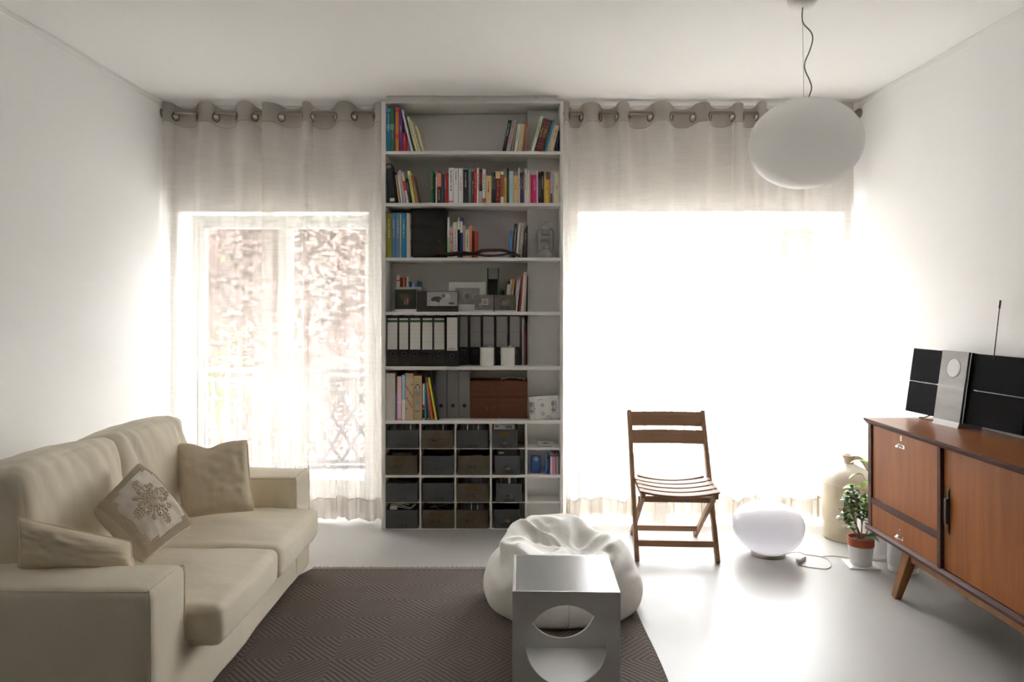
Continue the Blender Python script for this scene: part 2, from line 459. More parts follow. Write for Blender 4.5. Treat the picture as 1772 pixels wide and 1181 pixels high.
def tree(base, top, r, rz, n, leaf, m, label, seed):
    rnd = random.Random(seed)
    b = Vector(base); root = empty('garden_tree', b, label=label, cat='tree', group='trees beyond the balcony')
    tr = MB(); ctr = Vector((b.x, b.y, top - rz))
    tr.tube([b, b + Vector((.05, 0, (ctr.z - b.z) * .5)), ctr], lambda i: (.16, .12, .07)[i], 8)
    for k_ in range(9):
        a = rnd.uniform(0, 2 * PI); e = ctr + Vector((math.cos(a) * r * .8, math.sin(a) * r * .6, rnd.uniform(-.5, .6) * rz))
        s0 = b.lerp(ctr, rnd.uniform(.55, .95)); tr.tube([s0, s0.lerp(e, .5) + Vector((0, 0, .15)), e], lambda i: (.05, .035, .012)[i], 6)
    tr.build('trunk', m_bark, root, smooth=True)
    vs = []; fs = []
    cl = [(ctr + Vector((rnd.gauss(0, r * .45), rnd.gauss(0, r * .4), rnd.gauss(0, rz * .45))), rnd.uniform(.25, .55) * r * .6) for _ in range(60)]
    for i in range(n):
        c, cr = rnd.choice(cl)
        p = c + Vector((rnd.gauss(0, cr), rnd.gauss(0, cr), rnd.gauss(0, cr * .8)))
        if p.y < 7.1: continue
        u = Vector((rnd.uniform(-1, 1), rnd.uniform(-1, 1), rnd.uniform(-.7, .7))).normalized(); w = u.orthogonal().normalized()
        w = Matrix.Rotation(rnd.uniform(0, 6.28), 3, u) @ w
        l = leaf * rnd.uniform(.6, 1.3); k0 = len(vs); q = u.cross(w)
        vs += [p - u * l, p + w * l * .5 + q * l * .08, p + u * l, p - w * l * .5 + q * l * .08]; fs.append((k0, k0 + 1, k0 + 2, k0 + 3))
    me = bpy.data.meshes.new('foliage'); me.from_pydata([tuple(v - b) for v in vs], [], fs)
    fo = place('foliage', me, m, root); fo['kind'] = 'stuff'
    return root
m_plum = leaf_mat('plum_leaf', (80, 68, 66), (122, 106, 101))
m_green = leaf_mat('green_leaf', (82, 100, 60), (128, 146, 90))
struct('sky_light_blocker', MB().box(-5, -.1, YB + WT, 6.9, ZC + .1, ZC + .3).box(-.22, -.1, YB + WT, 6.5, -.03, ZC + .1).box(-.1, 5, YB + WT, 6.25, ZC + .1, ZC + .3), m_wall, 'white slabs and partition added out of view to block sky and sun')  # unseen slabs and partition, added to cut sky and sun reaching the curtains
tree((-2.4, 8.9, -3.5), 5.6, 1.9, 3.2, 42000, .055, m_plum, 'plum leaved tree beyond the balcony trellis', 3)
tree((-4.9, 10.2, -3.5), 4.6, 1.7, 3.0, 26000, .055, m_green, 'green tree beyond the balcony, left of the plum tree', 5)
tree((5.4, 12.5, -3.5), 4.0, 1.3, 1.5, 7000, .06, m_green, 'small green tree seen through the sunlit curtain', 8)

m_facade = mat('facade_render', albedo=(.42, .415, .40), rough=.9)
m_dark_glass = mat('facade_glass', albedo=(.16, .18, .20), rough=.1)
bl = empty('apartment_block', (2, 26, -3.5), label='pale apartment block across the garden behind the trees', cat='building')
MB().box(-22, 24, 26, 36, -3.5, 2.75).build('facade', m_facade, bl)
mr = MB(); mr.add([(-22.6, 25.4, 2.75), (24.6, 25.4, 2.75), (24.6, 33, 7.4), (-22.6, 33, 7.4), (-22.6, 38, 2.75), (24.6, 38, 2.75)], [(0, 1, 2, 3), (3, 2, 5, 4), (0, 3, 4), (1, 5, 2), (0, 4, 5, 1)]).build('roof', mat('roof_tiles', albedo=(.075, .06, .055), rough=.9, vary=.2, vscale=3), bl)
for zz in (-2.2, .6):
    for i in range(9):
        xx = -13.5 + i * 3.4
        wo = MB().box(xx - .75, xx + .75, 25.93, 26, zz - .08, zz + 1.58).build('window_frame', m_frame, bl)
        MB().box(xx - .65, xx + .65, 25.9, 25.94, zz, zz + 1.5).build('pane', m_dark_glass, wo)

# ------------------------------------------------------------------ curtains
def cloth(name, alb, see, tl=.5, seed=0):
    """woven linen: part of the light passes between the threads"""
    m = bpy.data.materials.new(name); m.use_nodes = True; nt = m.node_tree; L = nt.links
    nt.nodes.remove(nt.nodes['Principled BSDF']); out = nt.nodes['Material Output']
    tc = nt.nodes.new('ShaderNodeTexCoord'); mp = nt.nodes.new('ShaderNodeMapping'); mp.inputs['Scale'].default_value = (5, 5, 330); L.new(tc.outputs['Object'], mp.inputs['Vector'])
    n = nt.nodes.new('ShaderNodeTexNoise'); n.inputs['Scale'].default_value = 1; n.inputs['Detail'].default_value = 3; L.new(mp.outputs[0], n.inputs['Vector'])
    mp2 = nt.nodes.new('ShaderNodeMapping'); mp2.inputs['Scale'].default_value = (320, 320, 8); L.new(tc.outputs['Object'], mp2.inputs['Vector'])
    n2 = nt.nodes.new('ShaderNodeTexNoise'); n2.inputs['Scale'].default_value = 1; n2.inputs['Detail'].default_value = 2; L.new(mp2.outputs[0], n2.inputs['Vector'])
    ad = nt.nodes.new('ShaderNodeMath'); ad.operation = 'ADD'; L.new(n.outputs['Fac'], ad.inputs[0])
    half = nt.nodes.new('ShaderNodeMath'); half.operation = 'MULTIPLY_ADD'; half.inputs[1].default_value = .3; half.inputs[2].default_value = .35; L.new(n2.outputs['Fac'], half.inputs[0]); L.new(half.outputs[0], ad.inputs[1])
    mr = nt.nodes.new('ShaderNodeMapRange'); mr.inputs['From Min'].default_value = .62; mr.inputs['From Max'].default_value = 1.38
    mr.inputs['To Min'].default_value = see + .07; mr.inputs['To Max'].default_value = see - .07; L.new(ad.outputs[0], mr.inputs['Value'])
    t = nt.nodes.new('ShaderNodeBsdfTransparent'); d = nt.nodes.new('ShaderNodeBsdfDiffuse'); tr = nt.nodes.new('ShaderNodeBsdfTranslucent')
    d.inputs[0].default_value = (*alb, 1); tr.inputs[0].default_value = (*alb, 1)
    m1 = nt.nodes.new('ShaderNodeMixShader'); m1.inputs[0].default_value = tl; L.new(d.outputs[0], m1.inputs[1]); L.new(tr.outputs[0], m1.inputs[2])
    m2 = nt.nodes.new('ShaderNodeMixShader'); L.new(mr.outputs[0], m2.inputs[0]); L.new(m1.outputs[0], m2.inputs[1]); L.new(t.outputs[0], m2.inputs[2]); L.new(m2.outputs[0], out.inputs[0])
    return m
m_sheer = cloth('linen_sheer', (.76, .72, .665), .50, tl=.32)
m_head = cloth('linen_double', (.53, .485, .435), .12, tl=.4)
m_hem = cloth('linen_hem', (.58, .53, .47), .17, tl=.22)
m_stitch = mat('linen_seam', albedo=(.36, .31, .26), rough=.9)
m_ring = mat('eyelet_metal', (128, 122, 116), rough=.3, metal=1)
m_rod = mat('rod_metal', (150, 138, 126), rough=.35, metal=1)
ROD_Y, ROD_Z = 4.81, 2.688

def curtain(label, xs, x0, x1, amp=.036, seed=0, y_off=0.0, bottom=.012, lead=.75):
    """xs: eyelet pixels from left to right; the cloth runs behind the rod between the first two"""
    rnd = random.Random(seed)
    ph = [(-lead * PI, PX(x0, ROD_Y))] + [(k * PI, PX(x, ROD_Y)) for k, x in enumerate(xs)] + [((len(xs) - 1 + lead) * PI, PX(x1, ROD_Y))]
    def xa(p):
        for (a, xa_), (b, xb_) in zip(ph, ph[1:]):
            if p <= b: return xa_ + (xb_ - xa_) * (p - a) / (b - a)
        return ph[-1][1]
    s1, s2, s3 = [rnd.uniform(0, 6) for _ in range(3)]
    def pos(p, z):
        h = max(0.0, min(1.0, (2.62 - z) / 2.6))
        y = amp * math.sin(p) * (1 - .2 * h) + .010 * h * math.sin(2.1 * p + s1) + .011 * h * h * math.sin(4.7 * p + s2) + .006 * h * h * math.sin(9.3 * p + s3)
        xx = xa(p) - .010 * math.sin(2 * p) + .012 * h * math.sin(.9 * p + s2) + .006 * h * math.sin(3.1 * p + s1)
        return Vector((min(max(xx, XL + .02), XR - .02), ROD_Y + y_off + y, z))
    ctr = [(k * PI) for k in range(len(xs))]
    cz = ROD_Z - .012
    root = empty('curtain', (PX((x0 + x1) / 2, ROD_Y), ROD_Y + y_off, 0), label=label, cat='curtain', group='linen eyelet curtains')
    p0, p1 = ph[0][0], ph[-1][0]
    n = int((p1 - p0) / PI * 30)
    def strip(z_list, holes, wav):
        g = MB(); rows = []
        for z in z_list:
            row = []
            for i in range(n + 1):
                p = p0 + (p1 - p0) * i / n; zz = z
                q = pos(p, zz)
                if wav: q.z = z + wav(p, z)
                row.append(q)
            rows.append(row)
        vs = [v for r_ in rows for v in r_]; fs = []
        cs = [pos(c, cz) for c in ctr] if holes else []
        W = n + 1
        for j in range(len(rows) - 1):
            for i in range(n):
                idx = (j * W + i, j * W + i + 1, (j + 1) * W + i + 1, (j + 1) * W + i)
                if holes:
                    mid = (vs[idx[0]] + vs[idx[2]]) / 2
                    if any((mid - c).length < .0235 for c in cs): continue
                fs.append(idx)
        return g.add(vs, fs)
    dip = lambda p: -.014 - .017 * math.sin(p) + .004 * math.sin(.7 * p + s1)      # cloth sags behind the rod
    zt, zh = 2.752, 2.628
    strip([zt - (zt - zh) * j / 22 for j in range(23)], True, lambda p, z: dip(p)).build('header_band', m_head, root, smooth=True)
    zb = .165
    hemw = lambda p: .014 * math.sin(.8 * p + s2) + .008 * math.sin(2.0 * p + s1)
    def midw(p, z):
        t = (z - zb) / (zh - zb); return dip(p) * t + hemw(p) * (1 - t)
    strip([zh - (zh - zb) * j / 46 for j in range(47)], False, midw).build('sheer_cloth', m_sheer, root, smooth=True)
    strip([zb - (zb - bottom - .018) * j / 8 for j in range(9)], False, lambda p, z: hemw(p)).build('hem_band', m_hem, root, smooth=True)
    for zz_, fn in ((zh, dip), (zb, hemw)):
        N_ = n // 3; pts = []
        for i in range(N_ + 1):
            p = p0 + (p1 - p0) * i / N_; q = pos(p, zz_); q.z = zz_ + fn(p); q.y -= .0015; pts.append(q)
        MB().tube(pts, .0022, 5).build('stitch_line', m_stitch, root, smooth=True)
    for c in ctr:
        a = pos(c, cz); t = (pos(c + .05, cz) - pos(c - .05, cz)); t.z = 0; t.normalize()
        nrm = Vector((-t.y, t.x, 0)); a = a + Vector((0, 0, dip(c)))
        pts = [a + t * (.0265 * math.cos(q * PI / 10)) + Vector((0, 0, .0265 * math.sin(q * PI / 10))) for q in range(20)]
        MB().tube(pts, .0052, 8, closed=True).build('eyelet', m_ring, root, smooth=True)
    return root
curtain('grey beige linen curtain hanging next to the white wall behind the sofa', [304, 341, 374, 409, 441], 283, 466, seed=1, lead=.7)
curtain('grey beige linen curtain hanging beside the left edge of the bookcase', [487, 524, 541, 580, 613, 647], 458, 661, seed=2, lead=.6)
curtain('sunlit linen curtain hanging beside the right edge of the bookcase, behind the folding chair', [985, 1006, 1039, 1067, 1089, 1125, 1162, 1199], 976, 1219, seed=3, lead=.6)
curtain('sunlit linen curtain behind the pendant lamp, next to the right wall', [1229, 1267, 1286, 1309, 1326, 1349, 1372, 1396, 1418, 1441], 1213, 1472, amp=.03, seed=4, lead=.6)
def rod(x0, x1, label, f0, f1):
    r = empty('curtain_rod', ((x0 + x1) / 2, ROD_Y, ROD_Z), label=label, cat='curtain rod')
    MB().tube([(x0, ROD_Y, ROD_Z), (x1, ROD_Y, ROD_Z)], .0125, 14).build('pole', m_rod, r, smooth=True)
    for on, x, s in ((f0, x0, 1), (f1, x1, -1)):
        if on:
            MB().tube([(x, ROD_Y, ROD_Z), (x + s * .012, ROD_Y, ROD_Z), (x + s * .026, ROD_Y, ROD_Z), (x + s * .032, ROD_Y, ROD_Z)], lambda i: (.03, .03, .021, .017)[i], 18).build('wall_flange', m_rod, r, smooth=True)
rod(XL, -.802, 'metal curtain rod between the left wall and the bookcase', True, False)
rod(.372, XR, 'metal curtain rod between the bookcase and the right wall', False, True)

# ------------------------------------------------------------------ bookcase
D0 = 4.68                                              # front plane of the bookcase
m_white = mat('white_melamine', albedo=(.80, .79, .77), rough=.4)
BX0, BX1 = PX(660, D0), PX(974.5, D0)
IX0, IX1 = PX(667, D0), PX(969.5, D0)
COLX = PX(914, D0)                                     # start of the shallow right-hand bay
bc = empty('bookcase', ((BX0 + BX1) / 2, D0, 0), label='tall white built-in bookcase filled with books, binders and boxes between the curtains', cat='bookcase')
ZT = PZ(175, D0)
MB().box(BX0, IX0, D0, YB, 0, ZT).build('side_panel', m_white, bc, bevel=.0015)
MB().box(IX1, BX1, D0, YB, 0, ZT).build('side_panel', m_white, bc, bevel=.0015)
MB().box(IX0, IX1, D0, YB, PZ(178.6, D0), ZT).build('top_panel', m_white, bc, bevel=.0015)
MB().box(PX(668, D0), PX(965, D0), D0 + .02, YB, ZT, ZC).build('filler_panel', m_white, bc, bevel=.0015)
MB().box(IX0, IX1, YB - .012, YB, 0, ZT - .02).build('back_panel', m_white, bc)
MB().box(COLX, IX1, D0 + .15, YB - .012, .02, ZT - .02).build('pillar_casing', m_white, bc)
SH = {1: (261.6, 266.8), 2: (351.2, 356.8), 3: (446, 451.2), 4: (540, 545.4), 5: (634.6, 640.8), 6: (728, 734), 7: (822.2, 827.2)}
for k_, (a, b) in SH.items():
    MB().box(IX0, IX1, D0 + .002, YB - .012, PZ(b, D0), PZ(a, D0)).build('shelf', m_white, bc, bevel=.001)
MB().box(IX0, IX1, D0 + .002, YB - .012, 0, PZ(914.5, D0)).build('shelf', m_white, bc, bevel=.001)
ZS = {k_: PZ(a, D0) + .0004 for k_, (a, b) in SH.items()}           # upper face of each shelf
ZS[8] = PZ(914.5, D0) + .0004
DIV = [(725.6, 728.6), (786.4, 789.2), (847.8, 851), (908.8, 912.4)]
for a, b in DIV:
    MB().box(PX(a, D0), PX(b, D0), D0 + .003, YB - .012, ZS[7], PZ(734, D0)).build('divider', m_white, bc)
    MB().box(PX(a, D0), PX(b, D0), D0 + .003, YB - .012, ZS[8], PZ(827.2, D0)).build('divider', m_white, bc)
ZH = {}
for nm, yy in (('a', 776.2), ('b', 869.4)):
    ZH[nm] = PZ(yy, D0) + .0004
    xs_ = [667] + [v for ab in DIV for v in ab]
    for i in range(4):
        MB().box(PX(xs_[2 * i], D0), PX(xs_[2 * i + 1], D0), D0 + .004, YB - .012, PZ(yy + 1.6, D0), PZ(yy, D0)).build('thin_shelf', m_white, bc)
ZR = {}
for nm, yy, t in (('a', 776.3, 3.2), ('b', 868.8, 3.2)):
    ZR[nm] = PZ(yy, D0) + .0004
    MB().box(PX(912.4, D0), IX1 - .003, D0 + .006, D0 + .15, PZ(yy + t, D0), PZ(yy, D0)).build('thin_shelf', m_white, bc)

# ------------------------------------------------------------------ books
m_pages = mat('book_pages', albedo=(.72, .68, .58), rough=.9)
m_ink_l = mat('print_light', albedo=(.75, .72, .64), rough=.6)
m_ink_d = mat('print_dark', albedo=(.03, .03, .03), rough=.6)
m_gold = mat('print_gold', albedo=(.62, .47, .17), rough=.5)
m_redp = mat('print_red', albedo=(.55, .05, .05), rough=.6)
SHELF_NAME = {1: 'top shelf', 2: 'second shelf', 3: 'third shelf', 4: 'fourth shelf', 5: 'fifth shelf', 6: 'sixth shelf', 7: 'drawer shelf'}
COUNT = {}
def cmat(rgb, k=1.75):
    return mat('cover_%d_%d_%d' % tuple(rgb), albedo=dim(rgb, k), rough=.5)

def book(x0, x1, ytop, rgb, what, shelf, lean=0.0, d=D0 + .015, depth=.165, ybot=None, bands=(), title=None, letters=None, place_text=None, thing='book', cat='book', z0=None):
    """x0, x1: pixels of the spine foot; ytop: pixel of its top; lean: pixels its top is shifted to the right"""
    zb = ZS[shelf] if z0 is None else z0
    xa, xb = PX(x0, d), PX(x1, d)
    H = PZ(ytop, d) - zb; lx = lean * d / F
    w = (xb - xa) - .0006
    ang = math.atan2(lx, H); Ht = H / math.cos(ang) - (w * abs(math.sin(ang)))
    w *= math.cos(ang)
    i = COUNT.get(shelf, 0); COUNT[shelf] = i + 1
    if place_text is None: place_text = f'{ordinal(i)} from left on the {SHELF_NAME[shelf]}'
    pivot = Vector((xb if ang > 0 else xa, d, zb))
    lab = f'{what}, {place_text}'
    root = empty(thing, pivot, label=lab, cat=cat, group=f'books on the {SHELF_NAME[shelf]}')
    root.rotation_euler = (0, ang, 0)
    o0 = -w if ang > 0 else 0.0
    c = .0022 if w > .008 else w * .25
    r = min(.004, w * .35)
    prof = [(0, depth), (0, r), (r * .35, r * .3), (w * .5, 0), (w - r * .35, r * .3), (w, r), (w, depth), (w - c, depth), (w - c, r + .003), (c, r + .003), (c, depth)]
    g = MB(); n = len(prof)
    vs = [(o0 + a, b, 0) for a, b in prof] + [(o0 + a, b, Ht) for a, b in prof]
    fs = [(k, (k + 1) % n, (k + 1) % n + n, k + n) for k in range(n)]
    # caps as quads strips
    for base in (0, n):
        fs += [(base + 0, base + 1, base + 9, base + 10), (base + 1, base + 2, base + 3, base + 9), (base + 3, base + 4, base + 5, base + 8), (base + 9, base + 3, base + 8), (base + 5, base + 6, base + 7, base + 8)]
    g.add(vs, fs).build('cover', cmat(rgb), root, world=False)
    MB().box(o0 + c, o0 + w - c, r + .003, depth - .004, .003, Ht - .003).build('pages', m_pages, root, world=False)
    for (t0, t1, col) in bands:
        mm = col if isinstance(col, bpy.types.Material) else cmat(col)
        MB().box(o0 + .0002, o0 + w - .0002, -.0004, .0012, Ht * t0, Ht * t1).build('spine_band', mm, root, world=False)
    if letters:
        s, tm, size, t = letters
        me = text_mesh(s, size)
        place('lettering', me.copy(), tm, root, (o0 + w * .5, -.0008, Ht * t), (0, PI / 2, 0))
    elif title:
        rnd = random.Random(hash((x0, ytop)) & 0xffff if False else int(x0 * 7 + ytop * 3))
        tm, t0, t1 = title
        g = MB(); z = Ht * t0
        while z < Ht * t1:
            h = rnd.uniform(.0015, .0035); q_ = rnd.uniform(.08, .15); g.box(o0 + w * (.5 - q_), o0 + w * (.5 + q_), -.0006, .0004, z, z + h); z += h + (rnd.uniform(.001, .0018) if rnd.random() < .8 else .006)
        g.build('spine_title', tm, root, world=False)
    return root

Z1 = lambda v: 650 + v / 5.2118
def rowbooks(shelf, yoff, rows, **kw):
    for r_ in rows:
        (x0, x1, yt, rgb, what) = r_[:5]
        ex = dict(kw); ex.update(r_[5] if len(r_) > 5 else {})
        if 'lean' in ex: ex['lean'] = ex['lean'] / 5.2118
        book(Z1(x0), Z1(x1), yoff + yt / 5.2118, rgb, what, shelf, **ex)
tl, td, tg = (m_ink_l, .45, .85), (m_ink_d, .4, .85), (m_gold, .5, .8)
rowbooks(1, 150, [
    (87, 97, 200, (150, 95, 60), 'thin brown volume against the side panel'),
    (97, 136, 188, (10, 92, 130), 'teal blue upright volume', dict(title=tl, bands=[(.9, .97, (60, 130, 160)), (.5, .62, (60, 130, 160))])),
    (136, 166, 190, (52, 98, 52), 'green upright volume', dict(title=(m_ink_l, .3, .5), bands=[(.5, .62, (110, 150, 100))])),
    (166, 178, 190, (58, 54, 120), 'thin violet blue volume'),
    (178, 208, 188, (205, 110, 30), 'orange upright volume', dict(bands=[(.9, .97, (190, 60, 30)), (.3, .4, (190, 60, 30))])),
    (208, 244, 195, (86, 40, 104), 'purple upright volume', dict(title=(m_ink_l, .45, .6))),
    (246, 274, 415, (170, 30, 45), 'short red book in front of the leaning books', dict(title=tl, depth=.06)),
    (296, 316, 295, (205, 200, 190), 'white leaning book beside the short red one', dict(lean=-68, title=td, d=D0 + .08, depth=.12)),
    (320, 340, 205, (215, 212, 205), 'tall white leaning book', dict(lean=-92)),
    (342, 356, 235, (40, 52, 92), 'thin navy leaning book', dict(lean=-86)),
    (359, 384, 270, (176, 178, 120), 'yellow green leaning book', dict(lean=-80, title=td)),
    (388, 404, 305, (205, 198, 178), 'cream leaning book', dict(lean=-76, title=td)),
    (408, 418, 305, (150, 128, 96), 'thin brown leaning book', dict(lean=-76)),
    (422, 437, 350, (200, 180, 145), 'beige leaning book, outermost of the left cluster', dict(lean=-66)),
    (1140, 1171, 300, (38, 62, 48), 'dark green book leaning right', dict(lean=56, bands=[(0, .45, (48, 40, 36))], title=(m_ink_l, .5, .9))),
    (1173, 1213, 294, (132, 132, 138), 'grey book with red lettering leaning right', dict(lean=60, title=(m_redp, .25, .9))),
    (1217, 1243, 335, (112, 106, 84), 'olive grey book leaning right', dict(lean=46)),
    (1248, 1274, 340, (205, 202, 196), 'white book leaning right', dict(lean=32, title=td)),
    (1278, 1320, 334, (160, 150, 122), 'sand coloured book leaning right', dict(lean=26)),
    (1325, 1340, 334, (160, 72, 40), 'thin rust orange book leaning right', dict(lean=24)),
    (1398, 1427, 262, (158, 182, 158), 'pale green book leaning in the right bay', dict(lean=90, title=td, depth=.11)),
    (1432, 1500, 284, (82, 26, 42), 'thick maroon book with gold lettering', dict(lean=82, depth=.11, letters=('BIBLIA\nSagrada', m_gold, .021, .56), bands=[(.88, .885, m_gold), (.78, .785, m_gold), (.22, .225, m_gold), (.12, .125, m_gold)])),
    (1504, 1524, 302, (52, 54, 56), 'charcoal book beside the thick maroon one', dict(lean=77, depth=.11)),
    (1526, 1542, 296, (30, 110, 150), 'bright blue book leaning in the right bay', dict(lean=78, depth=.11)),
    (1545, 1557, 315, (205, 203, 198), 'thin white book leaning in the right bay', dict(lean=72, depth=.11)),
    (1562, 1600, 346, (222, 168, 128), 'peach book leaning in the right bay', dict(lean=60, depth=.11, title=td)),
    (1624, 1641, 400, (28, 36, 78), 'navy book leaning on the side panel', dict(lean=20, depth=.11)),
])
rowbooks(2, 150, [
    (130, 176, 690, (34, 46, 46), 'big dark green file leaning left', dict(lean=-38, bands=[(.88, .95, (120, 105, 70)), (.04, .12, (200, 200, 195))])),
    (180, 206, 765, (28, 26, 26), 'black book leaning left', dict(lean=-30)),
    (208, 224, 797, (166, 142, 110), 'tan book leaning left', dict(lean=-34)),
    (230, 246, 790, (170, 214, 200), 'mint and white book leaning left', dict(lean=-36, bands=[(.6, 1, (205, 203, 198))])),
    (252, 275, 752, (168, 148, 138), 'mauve beige book leaning left', dict(lean=-48)),
    (278, 300, 772, (210, 205, 192), 'white book with a red band leaning left', dict(lean=-46, bands=[(.4, .72, (175, 30, 40))], title=(m_ink_d, .1, .32))),
    (306, 328, 828, (34, 34, 40), 'black book with white lettering leaning left', dict(lean=-38, title=tl)),
    (331, 356, 760, (215, 196, 110), 'yellow book leaning left', dict(lean=-46, title=td)),
    (362, 390, 800, (120, 88, 58), 'brown book leaning left, outermost of the left cluster', dict(lean=-46)),
    (498, 520, 755, (28, 100, 54), 'green book standing after the gap', dict(title=tl)),
    (521, 541, 802, (34, 36, 34), 'short black book'), (541, 555, 808, (200, 198, 192), 'thin white book', dict(title=td)),
    (555, 592, 765, (72, 50, 44), 'chocolate brown book', dict(bands=[(.52, .95, (186, 120, 100))], title=(m_ink_l, .1, .4))),
    (593, 606, 792, (70, 84, 104), 'slate blue book'), (606, 620, 790, (40, 50, 92), 'navy book'),
    (621, 638, 778, (150, 52, 38), 'brick red book', dict(title=tl)), (638, 655, 775, (140, 36, 36), 'dark red book'),
    (658, 702, 733, (214, 208, 202), 'tall white book with a red corner', dict(title=(m_ink_d, .35, .92), bands=[(.03, .06, (180, 30, 40))])),
    (703, 746, 738, (210, 206, 198), 'tall white book with dark and red title', dict(title=(m_ink_d, .55, .93), bands=[(.14, .5, (205, 200, 194))])),
    (749, 789, 738, (206, 200, 192), 'white novel with pale red title', dict(title=(m_redp, .35, .8))),
    (791, 834, 735, (24, 26, 32), 'thick black book with a blue head band', dict(title=tl, bands=[(.955, 1, (60, 140, 175))])),
    (836, 862, 742, (96, 106, 108), 'blue grey book'), (863, 889, 768, (58, 58, 48), 'dark olive book', dict(title=(m_ink_l, .3, .7))),
    (889, 912, 740, (176, 34, 44), 'bright red book', dict(title=tl)), (912, 932, 733, (204, 194, 170), 'cream book beside the bright red one', dict(title=td)),
    (933, 961, 743, (58, 48, 54), 'dark book with pale patterned foot', dict(bands=[(0, .35, (150, 146, 150)), (.55, .9, (120, 50, 44))])),
    (962, 992, 745, (212, 210, 208), 'white book with brown foot', dict(bands=[(0, .14, (140, 100, 66))], title=td)),
    (994, 1044, 805, (190, 160, 112), 'wide tan book', dict(title=(m_ink_d, .4, .8))),
    (1045, 1062, 770, (34, 66, 84), 'dark teal book', dict(title=tl)), (1062, 1081, 768, (30, 34, 46), 'blue black book', dict(title=tl)),
    (1082, 1123, 760, (110, 22, 30), 'thick maroon book with cream ornament', dict(bands=[(.76, .98, (205, 170, 120)), (.55, .56, m_gold), (.12, .13, m_gold)], title=(m_gold, .2, .7))),
    (1126, 1154, 766, (206, 196, 184), 'white book with a brown strip', dict(bands=[(.2, .9, (128, 70, 50))])),
    (1157, 1179, 740, (205, 150, 60), 'amber book with grey head', dict(bands=[(.75, 1, (104, 100, 92))], title=(m_ink_d, .2, .6))),
    (1181, 1203, 738, (46, 56, 48), 'dark grey green book'), (1204, 1242, 763, (150, 176, 214), 'light blue book', dict(title=tl)),
    (1243, 1285, 805, (192, 160, 108), 'tan paperback beside the light blue book', dict(title=(m_ink_d, .5, .75))),
    (1286, 1303, 732, (196, 184, 180), 'tall thin pinkish white book', dict(title=td)), (1304, 1325, 775, (44, 38, 54), 'blackish violet book', dict(title=tl)),
    (1326, 1340, 770, (74, 34, 84), 'purple book', dict(title=tl)), (1341, 1365, 740, (214, 198, 168), 'tall cream book with red foot', dict(title=td)),
    (1367, 1387, 762, (214, 210, 202), 'white book beside the tall cream one', dict(depth=.12)), (1388, 1398, 770, (176, 146, 112), 'thin tan book', dict(depth=.12)),
    (1399, 1418, 797, (150, 26, 60), 'crimson book', dict(depth=.12)), (1419, 1451, 797, (180, 30, 110), 'magenta book', dict(depth=.12, title=tl, bands=[(.5, .52, (210, 110, 160))])),
    (1452, 1466, 757, (206, 204, 200), 'thin white book beside the magenta one', dict(depth=.12)),
    (1467, 1488, 760, (24, 24, 24), 'black book with an orange head', dict(depth=.12, title=(m_gold, .2, .7), bands=[(.95, 1, (215, 90, 40))])),
    (1489, 1519, 765, (28, 28, 30), 'black book with white title', dict(depth=.12, title=tl)), (1520, 1536, 797, (190, 150, 104), 'short tan book', dict(depth=.12)),
    (1538, 1557, 767, (222, 196, 50), 'yellow book with dark head', dict(depth=.12, bands=[(.75, 1, (80, 60, 50))], title=td)),
    (1558, 1575, 767, (214, 116, 40), 'orange book with dark head', dict(depth=.12, bands=[(.75, 1, (90, 80, 70))])),
    (1576, 1592, 765, (168, 146, 184), 'lilac book', dict(depth=.12, bands=[(0, .3, (50, 56, 90))])), (1593, 1606, 785, (150, 140, 128), 'taupe book', dict(depth=.12)),
    (1607, 1625, 770, (206, 196, 174), 'ivory book', dict(depth=.12, title=td)), (1626, 1649, 773, (204, 186, 158), 'pale beige book', dict(depth=.12, title=(m_ink_d, .4, .6))),
    (1650, 1661, 795, (190, 178, 160), 'thin pale book at the side panel', dict(depth=.12)),
])
rowbooks(3, 340, [
    (97, 146, 150, (112, 112, 30), 'thick olive green volume', dict(title=tl)),
    (147, 181, 150, (62, 104, 142), 'mid blue volume', dict(title=tl)),
    (182, 218, 148, (84, 112, 134), 'grey blue volume', dict(title=tl)),
    (219, 229, 150, (196, 180, 150), 'thin cream volume between two blue ones'),
    (230, 276, 150, (24, 104, 142), 'bright blue volume', dict(title=tl, depth=.18)),
    (278, 306, 152, (176, 168, 158), 'pale grey book touching the black boxes', dict(depth=.2, d=D0 + .018)),
])
rowbooks(3, 340, [
    (646, 666, 188, (176, 186, 170), 'tall white and green book', dict(bands=[(0, .5, (110, 180, 120))])),
    (667, 697, 278, (196, 140, 150), 'pink patterned book', dict(bands=[(.2, .25, (170, 100, 120)), (.5, .55, (170, 100, 120)), (.75, .8, (170, 100, 120))])),
    (698, 738, 232, (176, 176, 172), 'grey white book with big black lettering', dict(letters=('O LIVRO DO AUTOMÓVEL', m_ink_d, .0118, .52))),
    (740, 760, 190, (40, 36, 44), 'dark book with a cream head', dict(bands=[(.7, 1, (200, 180, 150))])),
    (761, 786, 188, (36, 50, 110), 'navy book with dotted edge', dict(bands=[(.62, .9, (180, 180, 190))])),
    (787, 806, 262, (150, 142, 130), 'grey beige book'), (807, 848, 302, (176, 164, 152), 'pale mottled book', dict(title=td)),
    (850, 868, 265, (214, 116, 72), 'coral orange book'), (869, 890, 312, (82, 42, 36), 'dark red brown book'), (891, 916, 316, (168, 54, 42), 'brick red book by the empty gap'),
], d=D0 + .07, depth=.15)
